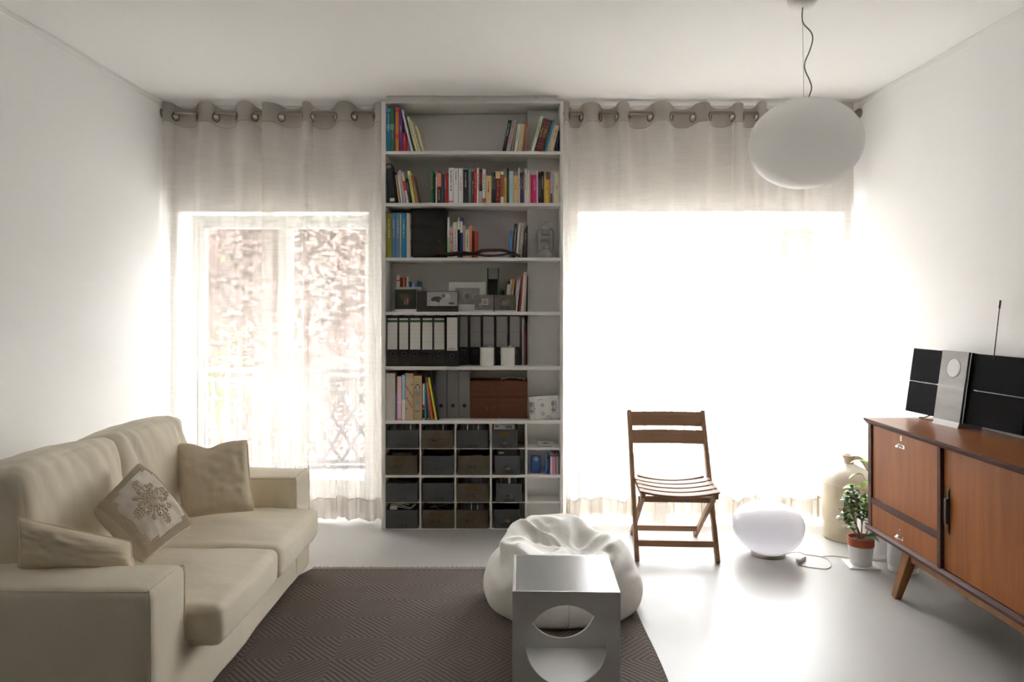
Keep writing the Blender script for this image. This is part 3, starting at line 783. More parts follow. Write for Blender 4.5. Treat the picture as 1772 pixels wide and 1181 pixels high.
rowbooks(3, 340, [
    (1203, 1225, 312, (52, 110, 180), 'blue book leaning right', dict(lean=13)),
    (1228, 1260, 248, (52, 46, 44), 'black book with white lettering leaning right', dict(lean=22, title=(m_ink_l, .2, .9))),
    (1262, 1280, 240, (206, 198, 186), 'cream book leaning right', dict(lean=30)), (1282, 1318, 238, (128, 126, 122), 'grey book leaning right', dict(lean=30, title=tl)),
    (1321, 1346, 290, (44, 34, 32), 'dark brown book leaning right', dict(lean=24, title=tl)), (1350, 1368, 268, (38, 32, 32), 'black book leaning at the pillar', dict(lean=5)),
], d=D0 + .05, depth=.16)
# mini books on the little riser and leaning books on the photo shelf
ZRISER = PZ(340 + 818 / 5.2118, D0 + .10)
rowbooks(4, 340, [
    (188, 219, 712, (206, 202, 196), 'white mini book with a red dot', dict(bands=[(.5, .6, (170, 40, 50))])),
    (221, 243, 735, (90, 36, 34), 'dark red mini book'), (244, 264, 727, (200, 84, 44), 'orange mini book'), (265, 275, 740, (70, 44, 84), 'violet mini book'),
    (276, 294, 727, (186, 180, 170), 'ivory mini book'), (295, 306, 768, (90, 130, 120), 'pale green mini book'), (307, 323, 770, (40, 44, 42), 'black mini book'),
    (324, 358, 784, (110, 140, 170), 'small light blue mini book'), (373, 402, 765, (28, 84, 88), 'teal mini book'), (403, 416, 775, (44, 60, 62), 'dark teal mini book'),
], d=D0 + .10, depth=.06, z0=ZRISER + .0005)
for r_ in ():
    pass
rowbooks(4, 340, [
    (1166, 1184, 765, (44, 44, 46), 'black and white book leaning right', dict(lean=28, bands=[(.4, .9, (205, 205, 205))])),
    (1187, 1204, 750, (170, 150, 128), 'beige book leaning right', dict(lean=30)), (1206, 1224, 745, (180, 136, 60), 'mustard topped book leaning right', dict(lean=34, bands=[(0, .72, (150, 130, 112))])),
    (1226, 1240, 728, (84, 44, 48), 'dark plum book leaning right', dict(lean=46)), (1242, 1258, 748, (150, 166, 170), 'pale blue book leaning right', dict(lean=30)),
    (1260, 1275, 758, (204, 196, 180), 'cream book leaning right', dict(lean=30)), (1277, 1292, 725, (60, 50, 52), 'black book leaning right', dict(lean=34)),
    (1294, 1308, 690, (172, 60, 72), 'red book leaning right', dict(lean=32)), (1312, 1336, 682, (186, 180, 172), 'white magazine leaning right', dict(lean=22)),
    (1338, 1354, 690, (160, 150, 142), 'grey magazine leaning right', dict(lean=14)), (1356, 1370, 720, (44, 38, 40), 'black folder leaning at the pillar', dict(lean=5)),
], d=D0 + .08, depth=.14)

# dark boxes, riser, photographs
m_blackbox = mat('black_card', (46, 44, 44), rough=.7, vary=.25, vscale=90, bump=.1, bscale=200)
m_scuff = mat('scuffed_edge', albedo=(.5, .48, .44), rough=.9)
def plainbox(name, x0, x1, y0, y1, d, dep, m, label, cat, group=None, lid=None, bev=.002):
    r = empty(name, (PX((x0 + x1) / 2, d), d, PZ(y1, d)), label=label, cat=cat, group=group)
    xa, xb, za, zb = PX(x0, d), PX(x1, d), PZ(y1, d), PZ(y0, d)
    if lid:
        zl = zb - (zb - za) * lid
        MB().box(xa + .002, xb - .002, d + .002, d + dep - .002, za, zl).build('body', m, r, bevel=bev)
        MB().box(xa, xb, d, d + dep, zl, zb).build('lid', m, r, bevel=bev)
    else:
        MB().box(xa, xb, d, d + dep, za, zb).build('body', m, r, bevel=bev)
    return r
DB = D0 + .075
zz = 446 - 2.2
for i, (t, nm) in enumerate(((28, 'bottom'), (26, 'middle'), (28.5, 'top'))):
    bx = plainbox('archive_box', 711, 772.6, zz - t, zz, DB, .16, m_blackbox, f'black archive box, {nm} one of the stack on the third shelf', 'box', 'stacked black archive boxes', lid=.22)
    rnd = random.Random(i)
    if i < 2:
        for q in range(4):
            xx = PX(rnd.uniform(716, 768), DB); w = rnd.uniform(.002, .009)
            MB().box(xx, xx + w, DB - .0006, DB + .002, PZ(zz - t, DB) - .004, PZ(zz - t, DB) - .0015).build('scuff', m_scuff, bx)
    zz -= t + .15

m_acr = m_glass
m_frm_w = mat('frame_white', albedo=(.70, .69, .66), rough=.5)
m_frm_d = mat('frame_charcoal', albedo=(.035, .034, .038), rough=.5)
rs = empty('riser_shelf', P(Z1(300), 340 + 1042 / 5.2118, D0 + .10), label='small white riser carrying mini books on the fourth shelf', cat='riser')
dr = D0 + .095
MB().box(PX(Z1(186), dr), PX(Z1(418), dr), dr, dr + .08, PZ(340 + 838 / 5.2118, dr), ZRISER - .0006).build('riser_top', m_white, rs, bevel=.001)
for xx in (190, 414): MB().box(PX(Z1(xx - 4), dr), PX(Z1(xx + 4), dr), dr + .005, dr + .075, ZS[4], PZ(340 + 838 / 5.2118, dr)).build('riser_leg', m_white, rs)

def photo(name, x0, x1, y0, y1, d, label, pm, border=0, fm=None, foot=None, footm=None, thick=.006, inner=None):
    x0, x1 = Z1(x0), Z1(x1); y0 = 340 + y0 / 5.2118
    xa, xb = PX(x0, d), PX(x1, d); za = ZS[4]; zb = PZ(y0, d)
    r = empty(name, ((xa + xb) / 2, d, za), label=label, cat='photo frame', group='photo frames on the fourth shelf')
    zf = za
    if foot:
        zf = za + foot
        MB().box(xa, xb, d - .004, d + .03, za, zf).build('foot', footm, r, bevel=.001)
    if fm: MB().box(xa, xb, d, d + thick, zf, zb).build('frame', fm, r, bevel=.001)
    else: MB().box(xa, xb, d, d + thick, zf, zb).build('backing', m_frm_d, r)
    b = border
    if inner: ia, ib, ja, jb = [PX(Z1(inner[0]), d), PX(Z1(inner[1]), d), PZ(340 + inner[3] / 5.2118, d), PZ(340 + inner[2] / 5.2118, d)]
    else: ia, ib, ja, jb = xa + b, xb - b, zf + b, zb - b
    ctr = Vector(((ia + ib) / 2, d - .0008, (ja + jb) / 2))
    MB().box(ia, ib, d - .0012, d + .0004, ja, jb).build('print', pm, r, origin=ctr)
    return r
pk = [(.35, .34, .33), (.05, .05, .05), (.45, .43, .42)]
photo('photo_frame', 175, 366, 840, 1040, D0 + .02, 'clear frame with a dark garden snapshot on a white foot', print_mat('print_garden', (.035, .04, .03),
      [('e', .0, .008, .032, .026, (.10, .085, .045)), ('e', -.024, .022, .016, .012, (.13, .10, .05)), ('e', .028, .016, .014, .016, (.06, .075, .04)),
       ('e', .0, -.004, .0095, .011, (.36, .08, .06)), ('e', .013, -.008, .0065, .012, (.34, .26, .22)), ('r', -.003, -.022, .006, .01, (.30, .24, .2)), ('r', .013, -.025, .0045, .009, (.32, .26, .22)),
       ('e', -.001, .0105, .0045, .005, (.28, .17, .11)), ('e', .013, .0085, .0042, .005, (.3, .2, .14))], nz=.6, nzscale=160), foot=.0165, footm=m_white)
photo('photo_frame', 369, 745, 855, 1040, D0 + .006, 'wide charcoal frame with a black and white landscape-format photo', print_mat('print_mount', (.36, .36, .36),
      [('e', -.035, -.004, .036, .02, (.06, .06, .06)), ('e', .022, -.016, .038, .024, (.40, .39, .38)), ('e', .03, .016, .022, .018, (.52, .52, .52)), ('e', -.052, -.03, .03, .016, (.42, .41, .40)), ('e', .008, .02, .012, .012, (.16, .16, .16)), ('e', .06, -.028, .02, .008, (.06, .06, .06))], nz=.25, nzscale=120),
      fm=m_frm_d, inner=(463, 738, 862, 990), thick=.02)
rose = [('e', 0, 0, .036, .032, (.40, .395, .385)), ('e', .003, 0, .028, .027, (.25, .25, .245)), ('e', .001, .002, .026, .022, (.38, .37, .36)), ('e', .0, .003, .02, .018, (.2, .2, .2)), ('e', .001, .005, .017, .014, (.33, .325, .32)), ('e', .0, .004, .011, .011, (.1, .1, .1)), ('e', .002, .006, .007, .006, (.22, .22, .22))]
photo('photo_frame', 660, 994, 773, 1034, D0 + .11, 'large white frame with a grey rose photo, behind the others', print_mat('print_rose', (.33, .325, .315), rose, nz=.12), fm=m_frm_w, inner=(720, 938, 828, 975), thick=.018)
photo('photo_frame', 894, 1063, 890, 1037, D0 + .03, 'small clear frame with a cream lettered card', print_mat('print_card', (.20, .20, .22),
      [('r', .006, .003, .021, .021, (.58, .54, .42)), ('e', -.024, -.014, .008, .012, (.4, .4, .42)), ('r', .006, -.02, .024, .003, (.06, .09, .04))] + [('r', -.006 + q * .0075, .004 + ((q * 37) % 5 - 2) * .0012, .0018, .014, (.09, .085, .07)) for q in range(4)], nz=.15), foot=.01, footm=m_frm_w)
photo('photo_frame', 1074, 1265, 890, 1037, D0 + .03, 'small clear frame with a grey portrait of a couple', print_mat('print_couple', (.15, .145, .135),
      [('e', -.012, .006, .017, .022, (.07, .065, .06)), ('e', -.010, .001, .0125, .018, (.30, .25, .23)), ('e', .013, .010, .015, .017, (.24, .18, .11)), ('e', .013, .003, .012, .017, (.25, .20, .18)),
       ('e', -.010, -.009, .005, .0022, (.42, .36, .34)), ('e', -.0145, .005, .002, .0014, (.1, .08, .08)), ('e', -.0055, .005, .002, .0014, (.1, .08, .08)), ('e', .013, -.006, .0045, .0018, (.34, .28, .25)), ('e', .0085, .006, .002, .0013, (.1, .08, .08)), ('e', .0175, .006, .002, .0013, (.1, .08, .08)),
       ('e', -.022, -.03, .018, .014, (.12, .10, .10)), ('e', .02, -.032, .02, .014, (.09, .09, .09))], nz=.1), foot=.008, footm=m_frm_w)
# glass vase with green edges
m_gedge = mat('green_glass_edge', albedo=(.04, .17, .07), rough=.15)
dv = D0 + .13
vz = empty('glass_vase', (PX(Z1(1058), dv), dv, ZS[4]), label='square clear vase with green edges and black core', cat='vase')
xa, xb = PX(Z1(1006), dv), PX(Z1(1111), dv); zt = PZ(340 + 648 / 5.2118, dv); zm = PZ(340 + 747 / 5.2118, dv)
MB().box(xa, xa + .0075 * .9, dv, dv + .06, ZS[4], zt).build('glass_plate', m_gedge, vz)
MB().box(xb - .006, xb, dv, dv + .06, ZS[4], zt).build('glass_plate', m_gedge, vz)
MB().box(xa + .008, xb - .007, dv + .003, dv + .057, ZS[4], zm).build('core', m_frm_d, vz)
MB().box(xa + .008, xb - .007, dv + .056, dv + .059, zm, zt).build('rear_plate', m_glass, vz)
plainbox('camera_case', Z1(1132), Z1(1162), 340 + 850 / 5.2118, 540, D0 + .12, .05, m_frm_d, 'small black case between the vase and the leaning books', 'case')

# driftwood
m_drift = mat('driftwood', (74, 58, 50), rough=.9, vary=.35, vscale=30, bump=.6, bscale=60, stretch=(.2, 1, 1))
dd = D0 + .028
br = empty('driftwood_branch', P(Z1(920), 446, dd), label='dark twisted driftwood branch lying along the third shelf', cat='branch')
def pz3(zx, zy, k=0): p = P(Z1(zx), 340 + zy / 5.2118, dd + k); p.z = max(p.z, ZS[3] + .011); return p
def spline(pts, n=6):
    pts = [Vector(p) for p in pts]; out = []
    for i in range(len(pts) - 1):
        a = pts[max(i - 1, 0)]; b = pts[i]; c = pts[i + 1]; d = pts[min(i + 2, len(pts) - 1)]
        for k in range(n):
            t = k / n; out.append(.5 * ((2 * b) + (c - a) * t + (2 * a - 5 * b + 4 * c - d) * t * t + (3 * b - a - 3 * c + d) * t ** 3))
    out.append(pts[-1]); return out
def rough_tube(pts, r0, r1, n=10, seed=0):
    L_ = len(pts); return MB().tube(pts, lambda i: (r0 + (r1 - r0) * i / (L_ - 1)) * (1 + .22 * noise.noise(Vector((i * .7, seed, 0)))), n)
rough_tube(spline([pz3(540, 512), pz3(640, 522), pz3(760, 520), pz3(880, 516), pz3(960, 492), pz3(1060, 486), pz3(1160, 490), pz3(1230, 515), pz3(1305, 540)]), .013, .008).build('main_limb', m_drift, br, smooth=True)
rough_tube(spline([pz3(690, 512, -.012), pz3(790, 505, -.014), pz3(900, 522, -.012), pz3(1000, 535, -.01), pz3(1130, 530, -.008), pz3(1210, 520, -.01), pz3(1290, 542, -.006)]), .008, .006, seed=3).build('side_limb', m_drift, br, smooth=True)
rough_tube(spline([pz3(545, 512), pz3(548, 528, -.006), pz3(545, 545, -.01)]), .007, .005, seed=5).build('stub', m_drift, br, smooth=True)

# hurricane lantern
m_tin = mat('lantern_tin', (176, 174, 170), rough=.38, metal=.45)
dl = D0 + .075
ln = empty('hurricane_lantern', (PX(Z1(1533), dl), dl, ZS[3]), label='silver hurricane lantern on the third shelf in the right bay', cat='lantern')
R = .0002
MB().lathe([(.040, 0), (.041, .006), (.039, .009), (.041, .012), (.039, .024), (.030, .034), (.019, .040), (.016, .044), (.014, .05), (.0, .05)], 32).build('fuel_tank', m_tin, ln, smooth=True, world=False)
MB().lathe([(.013, .05), (.02, .054), (.02, .058), (.012, .066), (.006, .072), (0, .072)], 24).build('burner', m_tin, ln, smooth=True, world=False)
MB().lathe([(.019, .058), (.026, .068), (.031, .085), (.031, .1), (.026, .115), (.021, .122)], 28).add([], []).build('glass_globe', m_glass, ln, smooth=True, world=False)
MB().lathe([(.022, .122), (.027, .124), (.027, .129), (.02, .132), (.021, .15), (.025, .153), (.025, .157), (.019, .166), (.016, .172), (.013, .174), (.013, .182), (.022, .186), (.022, .189), (.012, .192), (.0, .193)], 28).build('chimney_cap', m_tin, ln, smooth=True, world=False)
for s in (-1, 1):
    MB().tube(spline([(s * .034, 0, .03), (s * .044, 0, .045), (s * .046, 0, .09), (s * .045, 0, .135), (s * .04, 0, .152), (s * .026, 0, .157), (s * .018, 0, .158)], 5), .005, 8).build('side_tube', m_tin, ln, smooth=True, world=False)
MB().tube(spline([(-.028, -.008, .075), (-.01, -.03, .1), (.012, -.031, .08), (.028, -.012, .1)], 6), .0011, 5).tube(spline([(.028, -.008, .075), (.01, -.031, .1), (-.012, -.03, .08), (-.028, -.012, .1)], 6), .0011, 5).build('guard_wire', m_tin, ln, world=False)
MB().tube(spline([(-.05, .006, .11), (-.052, .03, .13), (-.03, .045, .17), (0, .05, .185), (.03, .045, .17), (.052, .03, .13), (.05, .006, .11)], 5), .0013, 5).build('bail_handle', m_tin, ln, world=False)
ln.scale = (1.1, 1.1, 1.22)

# ------------------------------------------------------------------ binders
m_bk = mat('binder_black', albedo=(.018, .018, .02), rough=.5)
m_lab = mat('binder_label', albedo=(.66, .65, .62), rough=.7)
m_lab2 = mat('binder_label_grey', albedo=(.34, .335, .33), rough=.7)
m_lg = mat('label_green', albedo=(.03, .10, .035), rough=.6)
m_line = mat('label_line', albedo=(.25, .25, .25), rough=.7)
m_hole = mat('ring_hole', albedo=(.006, .006, .006), rough=.9)
m_gbind = mat('binder_grey', albedo=(.20, .205, .20), rough=.6)
def ringpts(c, r, n=24): return [c + Vector((r * math.cos(2 * PI * q / n), 0, r * math.sin(2 * PI * q / n))) for q in range(n)]
def binder(x0, x1, y0, shelf, d, dep, m, label, group, lab=None, lab_y=None, hole_y=None, hole_r=.011, green=False, writing=0, bar=False, ring=True):
    xa, xb = PX(x0, d) + .0006, PX(x1, d) - .0006; za, zb = ZS[shelf], PZ(y0, d)
    r = empty('ring_binder', ((xa + xb) / 2, d, za), label=label, cat='binder', group=group)
    g = MB().box(xa, xb, d, d + .003, za, zb).box(xa, xa + .003, d + .003, d + dep, za, zb).box(xb - .003, xb, d + .003, d + dep, za, zb)
    g.build('cover', m, r, bevel=.0008)
    MB().box(xa + .004, xb - .004, d + .03, d + dep - .008, za + .004, zb - .02).build('papers', m_pages, r)
    if lab:
        la, lb = xa + .0055, xb - .0055
        z0_, z1_ = PZ(lab_y[1], d), PZ(lab_y[0], d)
        lo = MB().box(la, lb, d - .0008, d + .0005, z0_, z1_).build('label', lab, r)
        if green: MB().box(la, lb, d - .0012, d, z1_ - .026, z1_ - .011).build('label_band', m_lg, lo)
        for q in range(4):
            zq = z1_ - (.05 + q * .026); 
            if zq > z0_ + .01: MB().box(la, lb, d - .0011, d, zq, zq + .0007).build('label_line', m_line, lo)
        if bar:
            g = MB(); xx = la + .012
            rnd = random.Random(int(x0))
            while xx < lb - .012: w = rnd.uniform(.0006, .002); g.box(xx, xx + w, d - .0012, d, z0_ + .006, z0_ + .016); xx += w + rnd.uniform(.0008, .0016)
            g.build('bar_code', m_line, lo)
        if writing:
            rnd = random.Random(writing); pts = []
            cx_ = (la + lb) / 2; zc = z0_ + (z1_ - z0_) * .5 if not green else z0_ + .05
            for q in range(14): pts.append((la + .008 + (lb - la - .016) * q / 13, d - .0012, zc + rnd.uniform(-.0028, .0035)))
            MB().tube(pts, .00045, 4).build('handwriting', m_ink_d, lo)
    if hole_y:
        c = Vector(((xa + xb) / 2, d - .0006, PZ(hole_y, d)))
        poly = [(c.x + hole_r * math.cos(2 * PI * q / 20), c.z + hole_r * math.sin(2 * PI * q / 20)) for q in range(20)]
        MB().prism(poly, d - .0008, d + .0005).build('finger_hole', m_hole, r)
        if ring: MB().tube(ringpts(c, hole_r + .0008), .0012, 6, closed=True).build('finger_ring', m_steel, r, smooth=True)
    return r
Z3 = lambda v: 530 + v / 5.2118
edges = [(98, 204), (205, 302), (303, 412), (413, 519), (520, 629)]
for i, (a, b) in enumerate(edges):
    binder(Z1(a), Z1(b), Z3(86), 5, D0 + .012, .235, m_bk, f'black ring binder with white green banded label, {ordinal(i)} from left on the fifth shelf', 'black ring binders', lab=m_lab, lab_y=(Z3(110), Z3(392)), hole_y=Z3(432), green=True, writing=(i if i > 1 else 0))
binder(Z1(634), Z1(745), Z3(84), 5, D0 - .012, .235, m_bk, 'black ring binder pulled forward, with a plain white label', 'black ring binders', lab=m_lab, lab_y=(Z3(103), Z3(402)), hole_y=Z3(450), bar=True)
for i, (a, b) in enumerate([(750, 838), (845, 955), (962, 1075), (1082, 1195), (1202, 1308)]):
    binder(Z1(a), Z1(b), Z3(90), 5, D0 + .10, .155, m_bk, f'black ring binder pushed back, grey label, {ordinal(i)} of the recessed row', 'recessed black binders', lab=m_lab2, lab_y=(Z3(95), Z3(368)), hole_y=Z3(415), bar=True, writing=20 + i)
rowbooks(5, 530, [
    (1310, 1320, 100, (60, 58, 58), 'thin dark magazine leaning by the binders'), (1321, 1331, 105, (186, 184, 184), 'thin white magazine'), (1332, 1342, 120, (150, 146, 150), 'thin lilac grey magazine'),
    (1344, 1354, 190, (150, 40, 56), 'thin dark red magazine'), (1355, 1366, 92, (30, 28, 32), 'black folder beside the pillar'),
], d=D0 + .10, depth=.14)
m_porc = mat('porcelain', albedo=(.80, .79, .76), rough=.2, coat=.4)
def canister(zx, label):
    d = D0 + .05; c = Vector((PX(Z1(zx), d), d, ZS[5])); r_ = 65 / 5.2118 * d / F
    r = empty('porcelain_canister', c, label=label, cat='canister', group='white canisters')
    h = PZ(Z3(372), d) - ZS[5]
    MB().lathe([(r_ * .95, 0), (r_, .004), (r_, h - .008), (0, h - .008)], 36).build('jar', m_porc, r, smooth=40, world=False)
    MB().lathe([(r_ * 1.03, h - .008), (r_ * 1.03, h - .001), (r_ * .9, h + .001), (0, h + .002)], 36).build('lid', m_porc, r, smooth=40, world=False)
    MB().tube(spline([(.006, -.02, h + .002), (.012, -.02, h + .009), (.02, -.02, h + .008), (.022, -.02, h + .003)], 5), .003, 8).build('knob', m_porc, r, smooth=True, world=False)
canister(1006, 'white porcelain canister, nearer the middle, in front of the binders')
canister(1192, 'white porcelain canister, nearer the pillar, in front of the binders')

# ------------------------------------------------------------------ sixth shelf
m_boxfile = mat('box_file', albedo=(.52, .50, .47), rough=.6)
plainbox('box_file', Z1(93), Z1(177), Z3(606), 728, D0 + .006, .2, m_boxfile, 'off-white box file at the left end of the sixth shelf', 'box file')
floral = print_mat('print_floral', (.58, .46, .30), [('e', ((q * 53) % 11 - 5) * .0038, (q - 6) * .0128, .0055, .0055, (.50, .13, .08)) for q in range(13)] + [('e', ((q * 29) % 9 - 4) * .0045, (q - 6) * .0128 + .006, .0026, .0032, (.22, .28, .12)) for q in range(13)])
owlp = print_mat('print_owl', (.52, .40, .22), [('e', 0.0000, 0.0688, 0.0145, 0.0189, (.07, .06, .05)), ('e', 0.0000, 0.0625, 0.0093, 0.0121, (.58, .54, .46)), ('e', -0.0048, 0.0762, 0.0041, 0.0041, (.7, .68, .62)), ('e', 0.0048, 0.0762, 0.0041, 0.0041, (.7, .68, .62)),
    ('r', 0.0000, 0.0275, 0.0179, 0.0162, (.34, .30, .26)), ('e', 0.0000, -0.0075, 0.0170, 0.0162, (.56, .34, .22)), ('e', 0.0000, -0.0275, 0.0145, 0.0121, (.32, .40, .26)), ('e', 0.0000, -0.0625, 0.0170, 0.0149, (.45, .46, .42)), ('r', 0.0000, -0.0850, 0.0170, 0.0068, (.28, .26, .22))])
rowbooks(6, 530, [
    (180, 193, 790, (70, 80, 150), 'short thin blue book'), (194, 234, 636, (206, 150, 160), 'pink striped book', dict(bands=[(0, .03, (190, 110, 130)), (.4, .42, (230, 190, 195))])),
    (236, 269, 620, (130, 160, 180), 'light blue sky book', dict(bands=[(.0, .45, (190, 192, 196))])),
    (270, 341, 606, (190, 160, 120), 'thick cream book with red flowers', dict(bands=[(0.002, .998, floral)])),
    (343, 417, 630, (186, 158, 110), 'thick sand book with an animal picture spine', dict(bands=[(0.002, .998, owlp)])),
    (424, 442, 702, (190, 190, 190), 'white and black book', dict(bands=[(.05, .3, (20, 20, 20)), (.32, .42, (170, 30, 40))])), (443, 459, 700, (30, 104, 118), 'teal book'),
    (478, 495, 640, (96, 86, 100), 'grey violet album leaning left', dict(lean=-30)), (500, 521, 690, (170, 84, 50), 'rust orange book leaning left', dict(lean=-48)),
    (538, 556, 642, (222, 176, 50), 'bright yellow book leaning left', dict(lean=-70, depth=.068)), (558, 574, 600, (40, 40, 42), 'black clear folder leaning left', dict(lean=-72, depth=.068)),
], d=D0 + .012, depth=.17)
# solid print centres sit on the band's own origin: shift the band meshes so that their origin is the band centre
for o in list(bpy.data.objects):
    if o.name.startswith('spine_band') and o.data.materials[0] in (floral, owlp):
        c = sum((v.co for v in o.data.vertices), Vector()) / len(o.data.vertices)
        o.data.transform(Matrix.Translation(-c)); o.location = c
for i, (a, b) in enumerate([(540, 641), (644, 750), (751, 851)]):
    binder(Z1(a), Z1(b), Z3(582), 6, D0 + .085, .17, m_gbind, f'plain grey ring binder with black finger hole, {ordinal(i)} of three', 'grey ring binders', hole_y=Z3(899), ring=False, hole_r=.0125)
m_crate = wood('crate_wood', (86, 54, 38), (124, 82, 58), 'x', 10, .55, .05)
m_crate_in = mat('crate_inside', (70, 42, 28), rough=.8)
m_paper = mat('white_paper', albedo=(.66, .65, .63), rough=.9)
def open_box(name, xa, xb, d, dep, za, zb, m, label, cat, group, front=None, t=.008, floor_t=.006, side_m=None, slope=0.0):
    r = empty(name, ((xa + xb) / 2, d, za), label=label, cat=cat, group=group)
    MB().box(xa, xb, d, d + t, za, zb).build('front_panel', front or m, r, bevel=.0012)
    sm = side_m or m
    for s0, s1 in ((xa, xa + t), (xb - t, xb)):
        MB().box(s0, s1, d + t, d + dep - t, za, zb + slope).build('side_panel', sm, r, bevel=.001)
    MB().box(xa, xb, d + dep - t, d + dep, za, zb + slope).build('rear_panel', sm, r)
    MB().box(xa + t, xb - t, d + t, d + dep - t, za, za + floor_t).build('base_panel', sm, r)
    return r
dc = D0 + .08
for i, (a, b) in enumerate([(850, 1110), (1113, 1369)]):
    xa, xb = PX(Z1(a), dc), PX(Z1(b), dc); zm = PZ(Z3(821), dc); zt = PZ(Z3(672), dc)
    side = ('left', 'right')[i]
    lo = open_box('wooden_crate', xa, xb, dc, .15, ZS[6], zm - .0006, m_crate, f'brown wooden crate, bottom of the {side} stack beside the grey binders' if i == 0 else 'brown wooden crate, bottom of the stack against the pillar', 'crate', 'brown wooden crates')
    up = open_box('wooden_crate', xa, xb, dc, .15, zm, zt, m_crate, 'open brown wooden crate, top of the stack beside the grey binders' if i == 0 else 'brown wooden crate holding papers, top of the stack against the pillar', 'crate', 'brown wooden crates')
    if i == 1:
        g = MB(); rnd = random.Random(4); N = 12
        vs = []; fs = []
        for q in range(N):
            for p_ in range(6):
                vs.append((xa + .012 + (xb - xa - .024) * q / (N - 1), dc + .012 + .12 * p_ / 5, zt + .002 + .012 * math.sin(q / (N - 1) * PI) + rnd.uniform(0, .004)))
        for q in range(N - 1):
            for p_ in range(5): fs.append((q * 6 + p_, (q + 1) * 6 + p_, (q + 1) * 6 + p_ + 1, q * 6 + p_ + 1))
        k0 = len(vs)
        g.add(vs, fs); pp = g.build('crumpled_papers', m_paper, None, smooth=True)
        tag(pp, 'crumpled white papers filling the crate by the pillar', 'papers')
        md = pp.modifiers.new('t', 'SOLIDIFY'); md.thickness = .0015
    else:
        for (u, v) in ((.57, .38), (.82, .42)):
            MB().bar((xa + (xb - xa) * u, dc - .0006, ZS[6] + (zm - ZS[6]) * v), (xa + (xb - xa) * (u + .04), dc - .0006, ZS[6] + (zm - ZS[6]) * (v + .16)), .0016, .001, side=(1, 0, 0)).build('paint_mark', m_scuff, lo)
# patterned card and spiral ornament in the right bay
dk = D0 + .03
speck = [('e', ((q * 47) % 23 - 11) * .0014, ((q * 31) % 37 - 18) * .0021, .0020 + (q % 3) * .0009, .0026 + (q % 4) * .0007, (.03, .03, .03)) for q in range(34)]
m_speck = print_mat('print_specks', (.72, .72, .72), speck)
kd = empty('patterned_card', (PX(Z1(1530), dk), dk, ZS[6]), label='white album with black leaf pattern and two rings, leaning on the pillar', cat='album')
kd.rotation_euler = (math.radians(-9), math.radians(-3.5), 0)
hw, hh = 136 / 5.2118 * dk / F, 210 / 5.2118 * dk / F
MB().box(-hw, hw, 0, .006, .004, hh).build('board', m_white, kd, world=False, bevel=.001)
for x0_, x1_ in ((-hw, -hw * .62), (hw * .3, hw)):
    c = Vector(((x0_ + x1_) / 2, -.0006, hh / 2 + .002))
    o = MB().box(x0_, x1_, -.0008, .0005, .004, hh).build('pattern_strip', m_speck, kd, world=False); o.data.transform(Matrix.Translation(-c)); o.location = c
for zc in (.62, .26):
    MB().tube(ringpts(Vector((-hw * .12, -.001, hh * zc)), .0082), .0012, 6, closed=True).build('printed_ring', m_ink_d, kd, world=False)
for zc in (.86, .845):
    MB().box(-hw * .42, -hw * .1, -.0006, .0004, hh * zc, hh * zc + .0012).build('printed_line', m_line, kd, world=False)
sp = empty('spiral_ornament', (PX(Z1(1563), D0 + .012), D0 + .012, ZS[6]), label='small pale spiral ornament in front of the patterned album', cat='ornament')
m_shell = mat('shell_grey', albedo=(.55, .53, .50), rough=.5)
MB().tube([(.0125 * (1 - q / 60) * math.cos(q * .32), 0, .0165 + .0125 * (1 - q / 60) * math.sin(q * .32)) for q in range(56)], .0026, 7).build('coil', m_shell, sp, smooth=True, world=False)
MB().tube([(.0, .003, .0165), (.0, .006, .0165)], .014, 20).build('disc', m_shell, sp, world=False)
MB().box(-.008, .008, 0, .008, 0, .004).build('foot', m_shell, sp, world=False)

# ------------------------------------------------------------------ drawers with stencilled numbers
m_dr_g = mat('drawer_grey', (66, 69, 72), rough=.6, vary=.12, vscale=22, bump=.08, bscale=60)
m_dr_b = mat('drawer_olive', (82, 74, 60), rough=.65, vary=.2, vscale=16, bump=.1, bscale=50)
m_dr_s = mat('drawer_raw_side', (112, 80, 62), rough=.8, vary=.15, vscale=20)
m_stencil = mat('stencil_ink', albedo=(.012, .012, .012), rough=.7)
m_brass = mat('old_brass', (128, 112, 84), rough=.4, metal=.9)
m_steelcup = mat('cup_steel', (120, 122, 126), rough=.35, metal=.9)
m_stain = mat('old_label_stain', (92, 70, 40), rough=.8, vary=.35, vscale=60)
Z4 = lambda v: 710 + v / 5.2118
DRW = [  # x0, x1, y0, y1, grey?, number, number x, number y, stain, cup
    (93, 385, 182, 345, 1, '132-D', 237, 313, 0, 0), (413, 700, 182, 347, 0, '194-C', 528, 275, 0, 0), (727, 1012, 182, 350, 1, '60-B', 875, 325, 0, 0), (1050, 1282, 178, 354, 1, '121-C', 1178, 322, 2, 2),
    (89, 378, 412, 583, 0, '89-C', 205, 513, 1, 0), (413, 705, 415, 585, 1, '37-D', 561, 538, 0, 0), (741, 1028, 415, 586, 0, '90-B', 866, 517, 0, 0), (1074, 1304, 412, 588, 1, '114-D', 1188, 560, 0, 1),
    (91, 377, 660, 832, 1, '12-B', 231, 800, 0, 0), (418, 704, 660, 833, 1, '180-B', 560, 803, 0, 0), (734, 1024, 664, 836, 0, '11-C', 855, 770, 1, 0), (1085, 1317, 664, 838, 1, '208-A', 1203, 815, 0, 1),
    (91, 380, 902, 1068, 1, '12-E', 245, 1040, 0, 0), (418, 708, 902, 1070, 0, '65-B', 540, 1002, 1, 0), (728, 1016, 904, 1072, 0, '40-C', 850, 1002, 3, 0), (1070, 1300, 900, 1072, 1, '162-C', 1178, 1040, 0, 1)]
DRAWERS = []
DD = D0 - .008
